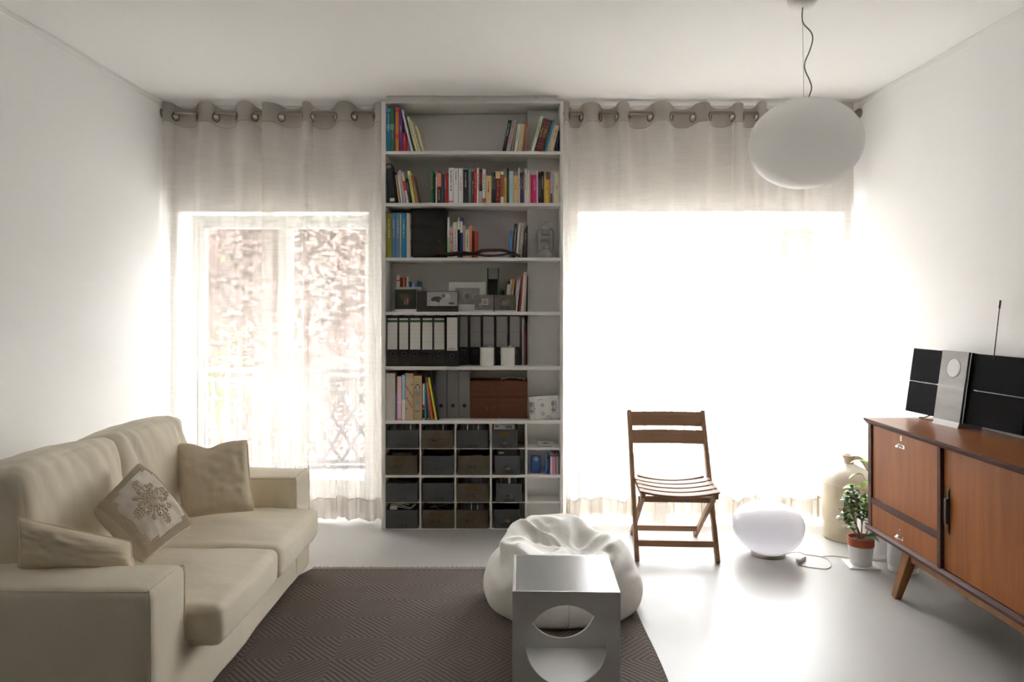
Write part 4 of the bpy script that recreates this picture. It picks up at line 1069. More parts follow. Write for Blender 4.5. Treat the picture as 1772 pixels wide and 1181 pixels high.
for i, (x0, x1, y0, y1, grey, num, nx, ny, stain, cup) in enumerate(DRW):
    row = i // 4
    zb = (ZH['a'], ZS[7], ZH['b'], ZS[8])[row]
    xa, xb = PX(Z1(x0), DD), PX(Z1(x1), DD); zt = PZ(Z4(y0), DD)
    look = 'dark grey' if grey else 'olive brown'
    r = open_box('storage_drawer', xa, xb, DD, .24, zb, zt, None, f'{look} open wooden drawer stencilled {num}' + (', with a cup handle' if cup else ''), 'drawer', 'stencilled wooden drawers', front=m_dr_g if grey else m_dr_b, side_m=m_dr_s, t=.009, slope=.004)
    zn = PZ(Z4(ny), DD)
    place('stencilled_number', text_mesh(num, .031, .02).copy(), m_stencil, r, Vector((PX(Z1(nx), DD), DD - .0006, zn)) - r.location)
    if stain == 1:
        sxc, szc = {'89-C': (215, 440), '11-C': (880, 712), '65-B': (555, 940)}[num]
        rnd = random.Random(i); poly = []
        for q in range(22):
            a = 2 * PI * q / 22; k_ = 1 + .16 * noise.noise(Vector((math.cos(a) * 2, math.sin(a) * 2, i)))
            poly.append((PX(Z1(sxc), DD) + .057 * k_ * math.cos(a), PZ(Z4(szc), DD) + .019 * k_ * math.sin(a)))
        MB().prism(poly, DD - .0004, DD + .0003).build('label_stain', m_stain, r)
    if stain == 2:
        MB().box(PX(Z1(1112), DD), PX(Z1(1215), DD), DD - .0004, DD + .0003, PZ(Z4(240), DD), PZ(Z4(198), DD)).build('label_stain', m_stain, r)
    if stain == 3:
        for yy, hh_ in ((975, 10), (1015, 12), (940, 8)):
            xs0, xs1 = (735, 1010) if yy != 940 else (812, 872)
            MB().box(PX(Z1(xs0), DD), PX(Z1(xs1), DD), DD - .0004, DD + .0003, PZ(Z4(yy + hh_ / 2), DD), PZ(Z4(yy - hh_ / 2), DD)).build('worn_stripe', m_stain, r)
    if cup:
        cyy = {'121-C': 280, '114-D': 512, '208-A': 768, '162-C': 988}[num]; cxx = {'121-C': 1168, '114-D': 1188, '208-A': 1203, '162-C': 1182}[num]
        c = Vector((PX(Z1(cxx), DD), DD, PZ(Z4(cyy + 22), DD)))
        g = MB(); vs = []; fs = []; nu, nv = 14, 6; rx, rz, ry = .017, .016, .012
        for v_ in range(nv + 1):
            for u in range(nu + 1):
                th = PI * u / nu; ps = PI / 2 * v_ / nv
                vs.append((c.x + rx * math.cos(th) * math.cos(ps * .98), c.y - ry * math.sin(ps), c.z + rz * math.sin(th) * math.cos(ps * .98)))
        for v_ in range(nv):
            for u in range(nu): fs.append((v_ * (nu + 1) + u, v_ * (nu + 1) + u + 1, (v_ + 1) * (nu + 1) + u + 1, (v_ + 1) * (nu + 1) + u))
        h = g.add(vs, fs).build('cup_handle', m_brass if cup == 1 else m_steelcup, r, smooth=True)
        if cup == 1:
            MB().tube([(c.x + .0205 * math.cos(PI * q / 16), c.y - .0005, c.z + .0195 * math.sin(PI * q / 16)) for q in range(17)], .0018, 6).build('handle_flange', m_brass, h, smooth=True)
    DRAWERS.append((r, xa, xb, zb, zt, num))
# contents of the drawers
CDC = [(60, 60, 62), (44, 42, 44), (72, 70, 70), (34, 34, 38), (84, 82, 80), (50, 54, 60)]
def cd_row(idx, tilt_white=(), x_from=.06, x_to=.94, h=.125, n=19, step_noise=0, dark=1.0, dy=.02):
    r, xa, xb, zb, zt, num = DRAWERS[idx]
    rnd = random.Random(idx * 11 + 3)
    a = xa + .011 + (xb - xa - .022) * x_from; b = xa + .011 + (xb - xa - .022) * x_to; w = (b - a) / n
    hh_ = zt - zb + .028
    zroom = {0: PZ(734, D0), 1: ZH['a'] - .008, 2: PZ(827.2, D0), 3: ZH['b'] - .008}[idx // 4] - zb - .008
    for q in range(n):
        wh = q in tilt_white
        c = (190, 186, 176) if wh else rnd.choice(CDC)
        hq = min(zroom, hh_ * rnd.uniform(.97, 1.02)) - .0065
        o = MB().box(a + q * w + .0006, a + (q + 1) * w - .0006, DD + .012 + dy, DD + .2, zb + .0065, zb + .0065 + hq).build('disc_case', cmat(c), origin=(a + (q + .5) * w, DD + .012 + dy, zb + .0065))
        g = f'disc cases in drawer {num}'
        tag(o, f'pale disc case{"" if len(tilt_white) < 2 else (", the left one" if q == tilt_white[0] else ", the right one")} among the dark ones standing in drawer {num}' if wh else f'dark slim disc case standing in the row in drawer {num}', 'disc case', g)
cd_row(0, (14,), n=18); cd_row(1, (13,), n=19); cd_row(2, (5, 13), n=18); cd_row(14, (8, 13), n=19, x_from=.08, x_to=.92)
cd_row(10, (), n=11, x_from=.18, x_to=.95, dark=.8); cd_row(11, (4,), n=9, x_from=.1, x_to=.95)
def flat_in(idx, u0, u1, h, m, label, cat, name, dy=.03, dep=.05, t=.001):
    r, xa, xb, zb, zt, num = DRAWERS[idx]
    return tag(MB().box(xa + (xb - xa) * u0, xa + (xb - xa) * u1, DD + dy, DD + dy + dep, zb + .0065, zt + h).build(name, m, bevel=.0015, origin=(xa + (xb - xa) * (u0 + u1) / 2, DD + dy, zb + .0065)), label, cat)
bx = flat_in(3, .07, .88, .026, m_paper, 'white printed carton standing in drawer 121-C', 'carton', 'carton')
def_r, xa, xb, zb, zt, num = DRAWERS[3]
MB().box(xa + (xb - xa) * .12, xa + (xb - xa) * .25, DD + .0292, DD + .0302, zt + .012, zt + .02).build('printed_mark', m_ink_d, bx)
MB().box(xa + (xb - xa) * .52, xa + (xb - xa) * .78, DD + .0292, DD + .0302, zt + .004, zt + .022).build('printed_block', mat('print_blue', (120, 140, 160), rough=.7), bx)
bx = flat_in(7, .12, .86, .024, mat('carton_grey', (92, 90, 90), rough=.6, vary=.1), 'grey labelled carton standing in drawer 114-D', 'carton', 'carton')
r_, xa, xb, zb, zt, num = DRAWERS[7]
MB().box(xa + (xb - xa) * .16, xa + (xb - xa) * .36, DD + .0292, DD + .0302, zt + .006, zt + .018).build('printed_label', m_paper, bx)
flat_in(4, .2, .82, .012, mat('dark_stuff', (66, 66, 62), rough=.6, vary=.4, vscale=60), 'dark bundle lying in drawer 89-C', 'bundle', 'dark_bundle', dep=.1)
flat_in(8, .3, .8, .012, mat('dark_pouch', (44, 42, 48), rough=.8), 'black pouch lying in drawer 12-B', 'pouch', 'pouch', dep=.1)
r_, xa, xb, zb, zt, num = DRAWERS[6]
tag(MB().prism([(xa + .10, zt - .03), (xa + .15, zt - .03), (xa + .155, zt + .012), (xa + .125, zt + .016), (xa + .098, zt + .008)], DD + .05, DD + .09).build('grey_plug', mat('plug_grey', (86, 84, 84), rough=.6), bevel=.002), 'grey plug sticking out of drawer 90-B', 'plug')
# white cables in drawer 12-E and 65-B
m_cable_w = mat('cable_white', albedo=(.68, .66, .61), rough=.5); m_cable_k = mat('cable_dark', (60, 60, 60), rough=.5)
r_, xa, xb, zb, zt, num = DRAWERS[12]
cb = empty('white_cables', ((xa + xb) / 2, DD + .05, zb + .0065), label='tangle of white cables and a white adapter heaped in the bottom left drawer', cat='cables')
for pts in ([(.03, .04, .018), (.1, .035, .008), (.15, .03, .0), (.19, .04, .025)], [(.06, .05, .026), (.11, .045, .014), (.16, .035, .004), (.18, .05, .02)], [(.14, .04, -.004), (.16, .03, .01), (.18, .04, .028)], [(.02, .06, .02), (.08, .06, .024), (.14, .06, .02)]):
    MB().tube(spline([(xa + p[0], DD + p[1], zt + p[2]) for p in pts], 6), .0028, 7).build('cable', m_cable_w, cb, smooth=True)
me = soft_box(.05, .05, .03, .012, 6); place('adapter', me, m_cable_w, cb, Vector((xa + .045, DD + .045, zt + .004)) - cb.location)
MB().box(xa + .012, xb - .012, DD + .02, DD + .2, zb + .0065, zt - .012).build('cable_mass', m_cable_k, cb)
r_, xa, xb, zb, zt, num = DRAWERS[13]
cb = empty('dark_cables', ((xa + xb) / 2, DD + .05, zb + .0065), label='loose grey cables lying in drawer 65-B', cat='cables')
for pts in ([(.07, .04, .03), (.085, .035, .012), (.11, .03, -.004)], [(.1, .04, .016), (.14, .04, .022), (.17, .045, .03)], [(.05, .05, .006), (.11, .045, .014), (.17, .05, .004)]):
    MB().tube(spline([(xa + p[0], DD + p[1], zt + p[2]) for p in pts], 6), .0022, 6).build('cable', mat('cable_grey', (128, 124, 120), rough=.5), cb, smooth=True)
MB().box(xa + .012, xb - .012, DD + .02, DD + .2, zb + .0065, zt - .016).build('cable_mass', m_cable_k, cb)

# right bay below: small carton, blue torch, discs
dq = D0 + .05
bx = plainbox('small_carton', Z1(1462), Z1(1610), Z4(290), 776.3 - 1.0, dq, .04, m_paper, 'small white printed carton on the thin shelf of the right bay', 'carton')
bx.location.z += 0
for o in bx.children:
    pass
MB().prism([(PX(Z1(1480), dq), PZ(Z4(297), dq)), (PX(Z1(1530), dq), PZ(Z4(302), dq)), (PX(Z1(1585), dq), PZ(Z4(297), dq)), (PX(Z1(1530), dq), PZ(Z4(295), dq))], dq - .0006, dq).build('printed_drawing', m_ink_d, bx)
g = MB(); rnd = random.Random(2); xx = PX(Z1(1472), dq)
while xx < PX(Z1(1590), dq): w = rnd.uniform(.001, .003); g.box(xx, xx + w, dq - .0006, dq, PZ(Z4(332), dq), PZ(Z4(326), dq)); xx += w + .0012
g.build('printed_text', m_ink_d, bx)
m_blue = mat('blue_plastic', (18, 74, 150), rough=.35)
db = D0 + .045
to = empty('blue_torch', (PX(Z1(1446), db), db, ZS[7]), label='blue pocket torch with a square silver reflector in the right bay', cat='torch')
me = soft_box(90 / 5.2118 * db / F, .03, 152 / 5.2118 * db / F, .008, 8); place('body', me, m_blue, to, (0, .012, 76 / 5.2118 * db / F))
m_refl = mat('reflector', (200, 200, 200), rough=.2, metal=1, bump=.8, bscale=120)
MB().box(-.0125, .0115, -.0045, 0, .074, .107).build('reflector', m_refl, to, world=False, bevel=.003)
MB().tube([(.001, -.0035, .016), (.001, -.0055, .016)], .004, 10).build('switch', m_blue, to, world=False)
COUNT[7] = 0
for i, (a, b, c, nm, ln_) in enumerate([(1523, 1538, (60, 90, 150), 'blue and white disc case leaning right', 26), (1576, 1592, (170, 170, 170), 'silver edged disc case', 0), (1593, 1606, (184, 84, 150), 'pink disc case', 0), (1607, 1620, (150, 120, 110), 'brownish disc case', 0), (1621, 1634, (90, 86, 90), 'grey disc case', 0), (1635, 1646, (140, 136, 136), 'light grey disc case', 0), (1647, 1660, (84, 66, 58), 'dark brown disc case at the side panel', 0)]):
    d_ = D0 + .012
    xa, xb = PX(Z1(a), d_), PX(Z1(b), d_); H = PZ(Z4(395 if i else 420), d_) - ZS[7]
    o = MB().box(-(xb - xa) if ln_ else 0, -.0004 if ln_ else xb - xa - .0006, 0, .12, 0, H).build('disc_case', cmat(c), bevel=.0006)
    o.location = (xb if ln_ else xa, d_, ZS[7]); o.rotation_euler = (0, math.atan2(ln_ / 5.2118 * d_ / F, H), 0)
    tag(o, nm + ' beside the blue torch', 'disc case', 'disc cases in the right bay')
    MB().box(-(xb - xa) + .0004 if ln_ else .0004, -.0008 if ln_ else xb - xa - .001, -.0004, .001, H * .86, H * .98).build('case_end', m_bk, o, world=False)

# ------------------------------------------------------------------ sofa
m_sofa = mat('cream_cotton', albedo=(.76, .69, .55), rough=.85, vary=.03, vscale=3, bump=.22, bscale=15, sheen=.15, stretch=(1, 1.6, .7))
m_pipe = mat('cream_piping', albedo=(.72, .65, .51), rough=.85)
m_black = mat('black_base', albedo=(.02, .02, .02), rough=.7)
m_foot = mat('brown_foot', (74, 48, 38), rough=.5)
sf = empty('sofa', (-1.090, 2.257, 0), rz=-math.atan2(.034, 1.713), label='cream fabric two-seat sofa along the left wall', cat='sofa')
SL = 1.713
def part(name, me, loc, m=m_sofa, rot=None, parent=sf): return place(name, me, m, parent, loc, rot)
part('base', soft_box(.97, SL - .01, .265, .02, 20, nz=.008, nscale=5, seed=2, stretch=(1, 1, .6)), (-.487, SL / 2, .1625))
part('plinth', soft_box(.90, SL - .12, .04, .01, 3), (-.50, SL / 2, .028), m_black)
for i, y in enumerate((.12, SL - .12)):
    part('arm', soft_box(.97, .24, .528, .028, 22, puff=(.006, .006, .010), nz=.006, nscale=5, seed=5 + i), (-.485, y, .292))
part('back_frame', soft_box(.2, SL, .62, .04, 14, puff=(.01, 0, .01)), (-.90, SL / 2, .37))
def wrinkle(me, amp, fx, fy, seed):
    for v in me.vertices:
        c = v.co
        v.co.z += amp * noise.noise(Vector((c.x * fx + seed, c.y * fy, seed)))
for i, (a, b) in enumerate(((.248, .858), (.862, 1.466))):
    me = soft_box(.84, b - a, .145, .032, 24, puff=(.012, 0, .018), nz=.004, nscale=6, seed=9 + i)
    wrinkle(me, .006, 3, 14, i * 3.0)
    part('seat_cushion', me, (-.305, (a + b) / 2, .336))
    me = soft_box(.24, b - a + .02, .47, .05, 34, puff=(.04, .0, .008), nz=.008, nscale=5, seed=14 + i)
    for v in me.vertices:                              # gathered creases run down from the top seam
        t = max(0, min(1, (v.co.z + .02) / .2)); 
        cr = noise.noise(Vector((v.co.y * 24 + v.co.z * 5, i * 7.0, v.co.z * 1.5)))
        v.co.x += .016 * cr * t; v.co.z += .006 * cr * t
        v.co.z += .012 * (1 - (2 * v.co.y / (b - a)) ** 2) * (1 if v.co.z > 0 else 0)
    bk = part('back_cushion', me, (-.655, (a + b) / 2, .632), rot=(0, math.radians(-9), 0))
    hw_ = (b - a + .02) / 2
    pts = [(.118 - .012 * abs(q / 10) ** 4, hw_ * .985 * q / 10, .165 + .018 * (1 - (q / 10) ** 2) - .045 * abs(q / 10) ** 6) for q in range(-10, 11)]
for (y0, y1) in ((.004, .236), (SL - .236, SL - .004)):
    z = .5535
    MB().tube(spline([(-.004, y0, .07), (-.001, y0, .3), (-.004, y0, .53), (-.014, y0 + .006, z - .003)], 4), .0028, 6).build('piping', m_pipe, sf, world=False, smooth=True)
    MB().tube([(-.95, y0 + .004, z - .005), (-.5, y0 + .003, z - .003), (-.016, y0 + .004, z - .004)], .0028, 6).build('piping', m_pipe, sf, world=False, smooth=True)
    MB().tube([(-.016, y0 + .004, z - .004), (-.012, (y0 + y1) / 2, z + .004), (-.016, y1 - .004, z - .004)], .0028, 6).build('piping', m_pipe, sf, world=False, smooth=True)
    MB().tube(spline([(-.004, y1, .30), (-.004, y1, .53), (-.014, y1 - .006, z - .003)], 4), .0028, 6).build('piping', m_pipe, sf, world=False, smooth=True)
for x, y in ((-.06, .08), (-.06, SL - .08), (-.9, .08), (-.9, SL - .08)):
    MB().lathe([(.018, 0), (.025, .06), (0, .06)], 14, (x, y, 0)).build('foot', m_foot, sf, world=False, smooth=True)

# ------------------------------------------------------------------ cushions
def pillow(name, c4, thick, m, label, seed, pinch=.07, wr=.010, n=34, dent=0.0, pipe=None):
    TL, TR, BR, BL = [Vector(c) for c in c4]
    ctr = (TL + TR + BR + BL) / 4
    nrm = (TR - TL).cross(BL - TL).normalized()
    if nrm.dot(Vector((0, 0, EYE)) - ctr) < 0: nrm = -nrm
    def surf(u, v, side=1, lift=0.0):
        uu = u * (1 - pinch * (1 - v * v) * abs(u) ** 1.5); vv = v * (1 - pinch * (1 - u * u) * abs(v) ** 1.5)
        if dent and v > 0: vv -= dent * math.exp(-((u + .05) / .34) ** 2) * v ** 3
        ck = 1 - .05 * (u * v) ** 4; uu *= ck; vv *= ck
        a = (uu + 1) / 2; b = (1 - vv) / 2
        p = TL * (1 - a) * (1 - b) + TR * a * (1 - b) + BR * a * b + BL * (1 - a) * b
        e = max(0.0, (1 - u * u) * (1 - v * v))
        h = thick / 2 * e ** .42
        w = noise.noise(Vector((u * 2.2 + seed, v * 2.2, seed))) + .5 * noise.noise(Vector((u * 5 + seed, v * 3.2 - seed, 1)))
        fold = noise.noise(Vector((u * 1.2 + v * 5.5 + seed, u * 5 - v * 1.2, seed * 2)))
        h += (wr * w + wr * .7 * fold) * min(1, e * 3)
        if dent: h -= dent * .16 * math.exp(-((u + .05) / .34) ** 2) * max(0, v) ** 2 * min(1, e * 3)
        return p + nrm * (side * (h + lift))
    low = min((TL, TR, BR, BL), key=lambda q: q.z)
    root = empty(name, Vector((ctr.x, ctr.y, low.z)), label=label, cat='cushion', group='cushions on the sofa')
    g = MB(); N = n + 1
    for s in (1, -1):
        vs = [surf(-1 + 2 * i / n, -1 + 2 * j / n, s) for j in range(N) for i in range(N)]
        g.add(vs, [(j * N + i, j * N + i + 1, (j + 1) * N + i + 1, (j + 1) * N + i) for j in range(n) for i in range(n)])
    me = g.mesh('cover', True, off=root.location); 
    bm = bmesh.new(); bm.from_mesh(me); bmesh.ops.remove_doubles(bm, verts=bm.verts, dist=.0005); bmesh.ops.recalc_face_normals(bm, faces=bm.faces); bm.to_mesh(me); bm.free()
    me.polygons.foreach_set('use_smooth', [True] * len(me.polygons))
    place('cover', me, m, root)
    if pipe:
        ring = [surf(-1 + 2 * q / 30, 1) for q in range(30)] + [surf(1, 1 - 2 * q / 30) for q in range(30)] + [surf(1 - 2 * q / 30, -1) for q in range(30)] + [surf(-1, -1 + 2 * q / 30) for q in range(30)]
        MB().tube(ring, .0035, 6, closed=True).build('piping', pipe, root, smooth=True)
    return root, surf
m_cush = mat('cushion_cotton', albedo=(.68, .585, .43), rough=.85, vary=.03, vscale=4, bump=.25, bscale=16, sheen=.1)
pillow('throw_cushion', (P(298, 766, 3.62), P(430, 760, 3.60), P(442, 886, 3.45), P(314, 900, 3.40)), .14, m_cush, 'plain beige cushion with a dented top leaning on the far sofa arm', 3.3, dent=.16, wr=.010, pipe=m_cush)
pillow('throw_cushion', (P(26, 893, 2.47), P(230, 938, 2.56), P(240, 992, 2.53), P(28, 990, 2.43)), .17, m_cush, 'plain beige cushion sunk behind the near sofa arm', 7.7, wr=.006, pipe=m_cush)
m_linen = mat('cushion_linen', albedo=(.62, .56, .465), rough=.9, vary=.03, vscale=20, bump=.12, bscale=420)
m_thread = mat('embroidery_thread', albedo=(.54, .45, .32), rough=.8)
TLc, TRc, BRc, BLc = P(157, 882, 2.70), P(237, 799, 3.05), P(336, 914, 2.99), P(250, 978, 2.66)
er, es = pillow('embroidered_cushion', (TLc, TRc, BRc, BLc), .16, m_linen, 'linen cushion with tan floral embroidery and lattice border, tilted on one corner', 1.2, wr=.008, pinch=.06)
def stitch(name, curves, r=.0026):
    g = MB()
    for c in curves:
        pts = [es(u, v, 1, .0012) for u, v in c]
        if len(pts) > 1: g.tube(pts, r, 5)
    g.build(name, m_thread, er, smooth=True)
def rot2(c, a): return [(u * math.cos(a) - v * math.sin(a), u * math.sin(a) + v * math.cos(a)) for u, v in c]
pet = []
for k_ in range(8):
    a = k_ * PI / 4 + PI / 8
    for sc in (1.0, .62, .3):
        pet.append(rot2([(.13 + .085 * math.cos(q * PI / 8) * (1 if sc == 1 else sc) , .045 * sc * math.sin(q * PI / 8)) for q in range(17)], a))
stitch('flower', pet, .0030)
for k_ in range(4):
    a = k_ * PI / 2 + PI / 4
    arm = [[(.2, 0), (.46, 0)]]
    for t in (.46, .50, .54): arm += [[(t, 0), (t - .05, .06)], [(t, 0), (t - .05, -.06)]]
    stitch('arrow_sprig', [rot2(c, a) for c in arm], .0028)
    a = k_ * PI / 2
    sc_ = []
    for s in (1, -1):
        sc_.append([(.2 + .11 * q / 12 + .06 * math.sin(q * .5) , s * (.03 + .14 * q / 12)) for q in range(13)])
        sc_.append([(.36 + .06 * math.cos(q * .45) * (1 - q / 18), s * (.14 + .06 * math.sin(q * .45) * (1 - q / 18))) for q in range(16)])
        for t, l in ((.40, .10), (.47, .12), (.54, .11), (.60, .08)):
            sc_.append([(t + .04 * math.sin(q / 5 * 2.4), s * (.02 + l * q / 5)) for q in range(6)])
    sc_.append([(.30, 0), (.48, .0), (.68, 0)])
    stitch('scroll_sprig', [rot2(c, a) for c in sc_], .0032)
lat = []
def band(fn):
    L_ = []
    n = 30
    for q in range(n):
        t = -0.96 + 1.92 * q / n; dt = 1.92 / n
        for j in range(3):
            h0, h1 = .72 + .08 * j, .80 + .08 * j
            if abs(t) < .45 and j == 0: continue
            L_.append([fn(t, h0), fn(t + dt, h1)]); L_.append([fn(t, h1), fn(t + dt, h0)])
    return L_
stitch('lattice_border', band(lambda t, h: (-h, t)), .0019)
stitch('lattice_border', band(lambda t, h: (t, h)), .0019)
stitch('lattice_border', band(lambda t, h: (t, -h)), .0019)
stitch('lattice_border', band(lambda t, h: (h, t)), .0019)

# ------------------------------------------------------------------ rug
def rug_mat():
    m = bpy.data.materials.new('diamond_weave'); m.use_nodes = True; nt = m.node_tree; L = nt.links; b = nt.nodes['Principled BSDF']
    b.inputs['Roughness'].default_value = .95; b.inputs['Specular IOR Level'].default_value = .15
    tc = nt.nodes.new('ShaderNodeTexCoord'); sp_ = nt.nodes.new('ShaderNodeSeparateXYZ')
    nz = nt.nodes.new('ShaderNodeTexNoise'); nz.inputs['Scale'].default_value = 9; nz.inputs['Detail'].default_value = 2; L.new(tc.outputs['Object'], nz.inputs['Vector'])
    sc = nt.nodes.new('ShaderNodeVectorMath'); sc.operation = 'MULTIPLY_ADD'; sc.inputs[1].default_value = (.012, .012, 0); L.new(nz.outputs['Color'], sc.inputs[0]); L.new(tc.outputs['Object'], sc.inputs[2])
    L.new(sc.outputs[0], sp_.inputs[0])
    def mth(op, a, b_=None):
        n = nt.nodes.new('ShaderNodeMath'); n.operation = op
        for i, v in enumerate((a, b_)):
            if v is None: continue
            if isinstance(v, (int, float)): n.inputs[i].default_value = v
            else: L.new(v, n.inputs[i])
        return n.outputs[0]
    A = mth('DIVIDE', mth('SUBTRACT', sp_.outputs['X'], -.879), .37); B = mth('DIVIDE', mth('SUBTRACT', sp_.outputs['Y'], 3.751), .394)
    p = mth('ADD', A, B); q = mth('SUBTRACT', A, B)
    fp = mth('ABSOLUTE', mth('SUBTRACT', p, mth('ROUND', p))); fq = mth('ABSOLUTE', mth('SUBTRACT', q, mth('ROUND', q)))
    ring = mth('MAXIMUM', fp, fq)
    w = mth('COSINE', mth('MULTIPLY', ring, 2 * PI * 13.0))
    mr = nt.nodes.new('ShaderNodeMapRange'); mr.inputs['From Min'].default_value = -.5; mr.inputs['From Max'].default_value = .5; L.new(w, mr.inputs['Value'])
    fine = nt.nodes.new('ShaderNodeTexNoise'); fine.inputs['Scale'].default_value = 260; fine.inputs['Detail'].default_value = 2; L.new(tc.outputs['Object'], fine.inputs['Vector'])
    fa = mth('MULTIPLY_ADD', fine.outputs['Fac'], .55); nt.nodes[-1].inputs[2].default_value = -.27
    fac = mth('ADD', mr.outputs[0], fa)
    mx = nt.nodes.new('ShaderNodeMix'); mx.data_type = 'RGBA'; mx.inputs['A'].default_value = (*lin((115, 106, 101)), 1); mx.inputs['B'].default_value = (*lin((95, 86, 81)), 1)
    L.new(fac, mx.inputs['Factor']); L.new(mx.outputs['Result'], b.inputs['Base Color'])
    bp = nt.nodes.new('ShaderNodeBump'); bp.inputs['Strength'].default_value = .5; bp.inputs['Distance'].default_value = .003; bp.invert = True; L.new(fac, bp.inputs['Height']); L.new(bp.outputs[0], b.inputs['Normal'])
    return m
m_rug = rug_mat()
rg = empty('rug', (0, 0, 0), label='brown woven rug with concentric diamond pattern on the floor', cat='rug')
RX0, RX1, RY0, RY1 = -1.045, .615, 1.35, 3.985
g = MB(); nx, ny = 60, 90; vs = []; fs = []
for lay, z in ((0, .0075), (1, .0)):
    for j in range(ny + 1):
        for i in range(nx + 1):
            y = RY0 + (RY1 - RY0) * j / ny; xl_ = RX0 - .13 * min(1, (RY1 - y) / .3); x = xl_ + (RX1 - xl_) * i / nx
            x += .004 * math.sin(y * 7) * (1 if i in (0, nx) else 0)
            zz = z
            if not lay:
                d1 = (y - (3.70 + .12 * (x + .8))); zz += .006 * math.exp(-(d1 / .03) ** 2) * math.exp(-((x + .65) / .12) ** 2)
                d2 = (y - (3.56 + .05 * (x + .6))); zz += .006 * math.exp(-(d2 / .025) ** 2) * math.exp(-((x + .55) / .1) ** 2)
            vs.append((x, y, zz))
W = nx + 1; K = W * (ny + 1)
for lay in (0, 1):
    for j in range(ny):
        for i in range(nx):
            q = (j * W + i, j * W + i + 1, (j + 1) * W + i + 1, (j + 1) * W + i); fs.append(tuple(v + lay * K for v in (q if not lay else reversed(q))))
for i in range(nx): fs.append((i, i + K, i + 1 + K, i + 1)); fs.append((ny * W + i, ny * W + i + 1, ny * W + i + 1 + K, ny * W + i + K))
for j in range(ny): fs.append((j * W, (j + 1) * W, (j + 1) * W + K, j * W + K)); fs.append((j * W + nx, j * W + nx + K, (j + 1) * W + nx + K, (j + 1) * W + nx))
g.add(vs, fs).build('weave', m_rug, rg, smooth=True)
m_fringe = mat('rug_yarn', (124, 110, 102), rough=.95)
rnd = random.Random(5); g = MB()
g.box(RX0, RX1, RY1 - .03, RY1 + .002, .0072, .0095)
fr_ = g.build('end_binding', m_fringe, rg)
g = MB()
for i in range(420):
    x = RX0 + (RX1 - RX0) * (i + rnd.random()) / 420; l = rnd.uniform(.006, .02)
    g.tube([(x, RY1 - .002, .006), (x + rnd.uniform(-.006, .006), RY1 + l, rnd.uniform(.003, .012))], .0011, 4, caps=False)
fo = g.build('fringe', m_fringe, rg); fo['kind'] = 'stuff'

# ------------------------------------------------------------------ bean bag
m_bag = mat('bean_bag_cotton', albedo=(.78, .765, .73), rough=.85, bump=.25, bscale=18, sheen=.1)
bb = empty('bean_bag', (.268, 3.535, .008), label='slouched white cotton bean bag behind the cube table', cat='bean bag')
NT, NP = 190, 110
prof = [(0, 0), (.25, .0), (.335, .004), (.36, .03), (.37, .08), (.368, .13), (.350, .19), (.318, .25), (.285, .30), (.258, .335), (.225, .352), (.185, .338), (.14, .312), (.09, .298), (.04, .295), (0, .296)]
cum = [0]
for a, b in zip(prof, prof[1:]): cum.append(cum[-1] + math.dist(a, b))
def pf(t):
    s = t * cum[-1]
    for i in range(len(prof) - 1):
        if s <= cum[i + 1]:
            k_ = (s - cum[i]) / (cum[i + 1] - cum[i]); k_ = k_ * k_ * (3 - 2 * k_) * .3 + k_ * .7
            return prof[i][0] + (prof[i + 1][0] - prof[i][0]) * k_, prof[i][1] + (prof[i + 1][1] - prof[i][1]) * k_
    return prof[-1]
def ridge(x): return 1 - abs(x) * 2.2
vs = []; fs = []
def bag(t, th):
    r, z = pf(t)
    top = max(0, min(1, (t - .5) / .2)); low = 1 - top
    c, s = math.cos(th), math.sin(th)
    r *= 1 + .025 * math.cos(2 * th + .6) + .02 * math.cos(3 * th + 1.1)
    # the crumpled crown: high at the back and left, open towards the front
    z += top * (.030 * math.cos(th - 2.0) * min(1, r / .2) - .022 * math.exp(-((th - 4.7) / .7) ** 2) * min(1, r / .2))
    sw = th * 1.0 + (t - .6) * 2.6 + .5 * noise.noise(Vector((c * 1.5, s * 1.5, t * 4 + 9)))
    q = Vector((r * math.cos(sw), r * math.sin(sw), z * .7)) * 4.6
    q += noise.noise_vector(q * .8) * .55
    f1 = ridge(noise.noise(q + Vector((3, 1, 0)))); f2 = ridge(noise.noise(q * 2.1 + Vector((9, 4, 2))))
    fold = (.056 * (f1 - .5) + .030 * (f2 - .45)) * top
    side = .010 * noise.noise(Vector((c * 2.3, s * 2.3, z * 6))) * low
    pl = .006 * (math.sin(th * 6 + .4)) * max(0, 1 - t / .5) + .004 * noise.noise(Vector((c * 9, s * 9, z * 4))) * (1 - abs(t - .3))
    r2 = r + side + pl * min(1, r / .2) + fold * .55 * min(1, r / .2)
    z2 = z + fold * (1.0 if t > .5 else .2)
    # pinched corners near the floor
    for cth in (4.05, 5.35, .9, 2.4):
        dth = (th - cth + PI) % (2 * PI) - PI
        k_ = math.exp(-(dth / .16) ** 2) * math.exp(-((t - .22) / .09) ** 2); r2 += .018 * k_
    return Vector((r2 * c, r2 * s, max(0.0, z2) * (.90 if t > .5 else 1 - .1 * t / .5)))
for j in range(NP + 1):
    for i in range(NT): vs.append(bag(j / NP, 2 * PI * i / NT))
for j in range(NP):
    for i in range(NT): fs.append((j * NT + i, j * NT + (i + 1) % NT, (j + 1) * NT + (i + 1) % NT, (j + 1) * NT + i))
bo = MB().add(vs, fs).build('cover', m_bag, bb, smooth=True, world=False)
bm = bmesh.new(); bm.from_mesh(bo.data)
for _ in range(9): bmesh.ops.smooth_vert(bm, verts=bm.verts, factor=.5, use_axis_x=True, use_axis_y=True, use_axis_z=True)
bm.to_mesh(bo.data); bm.free()
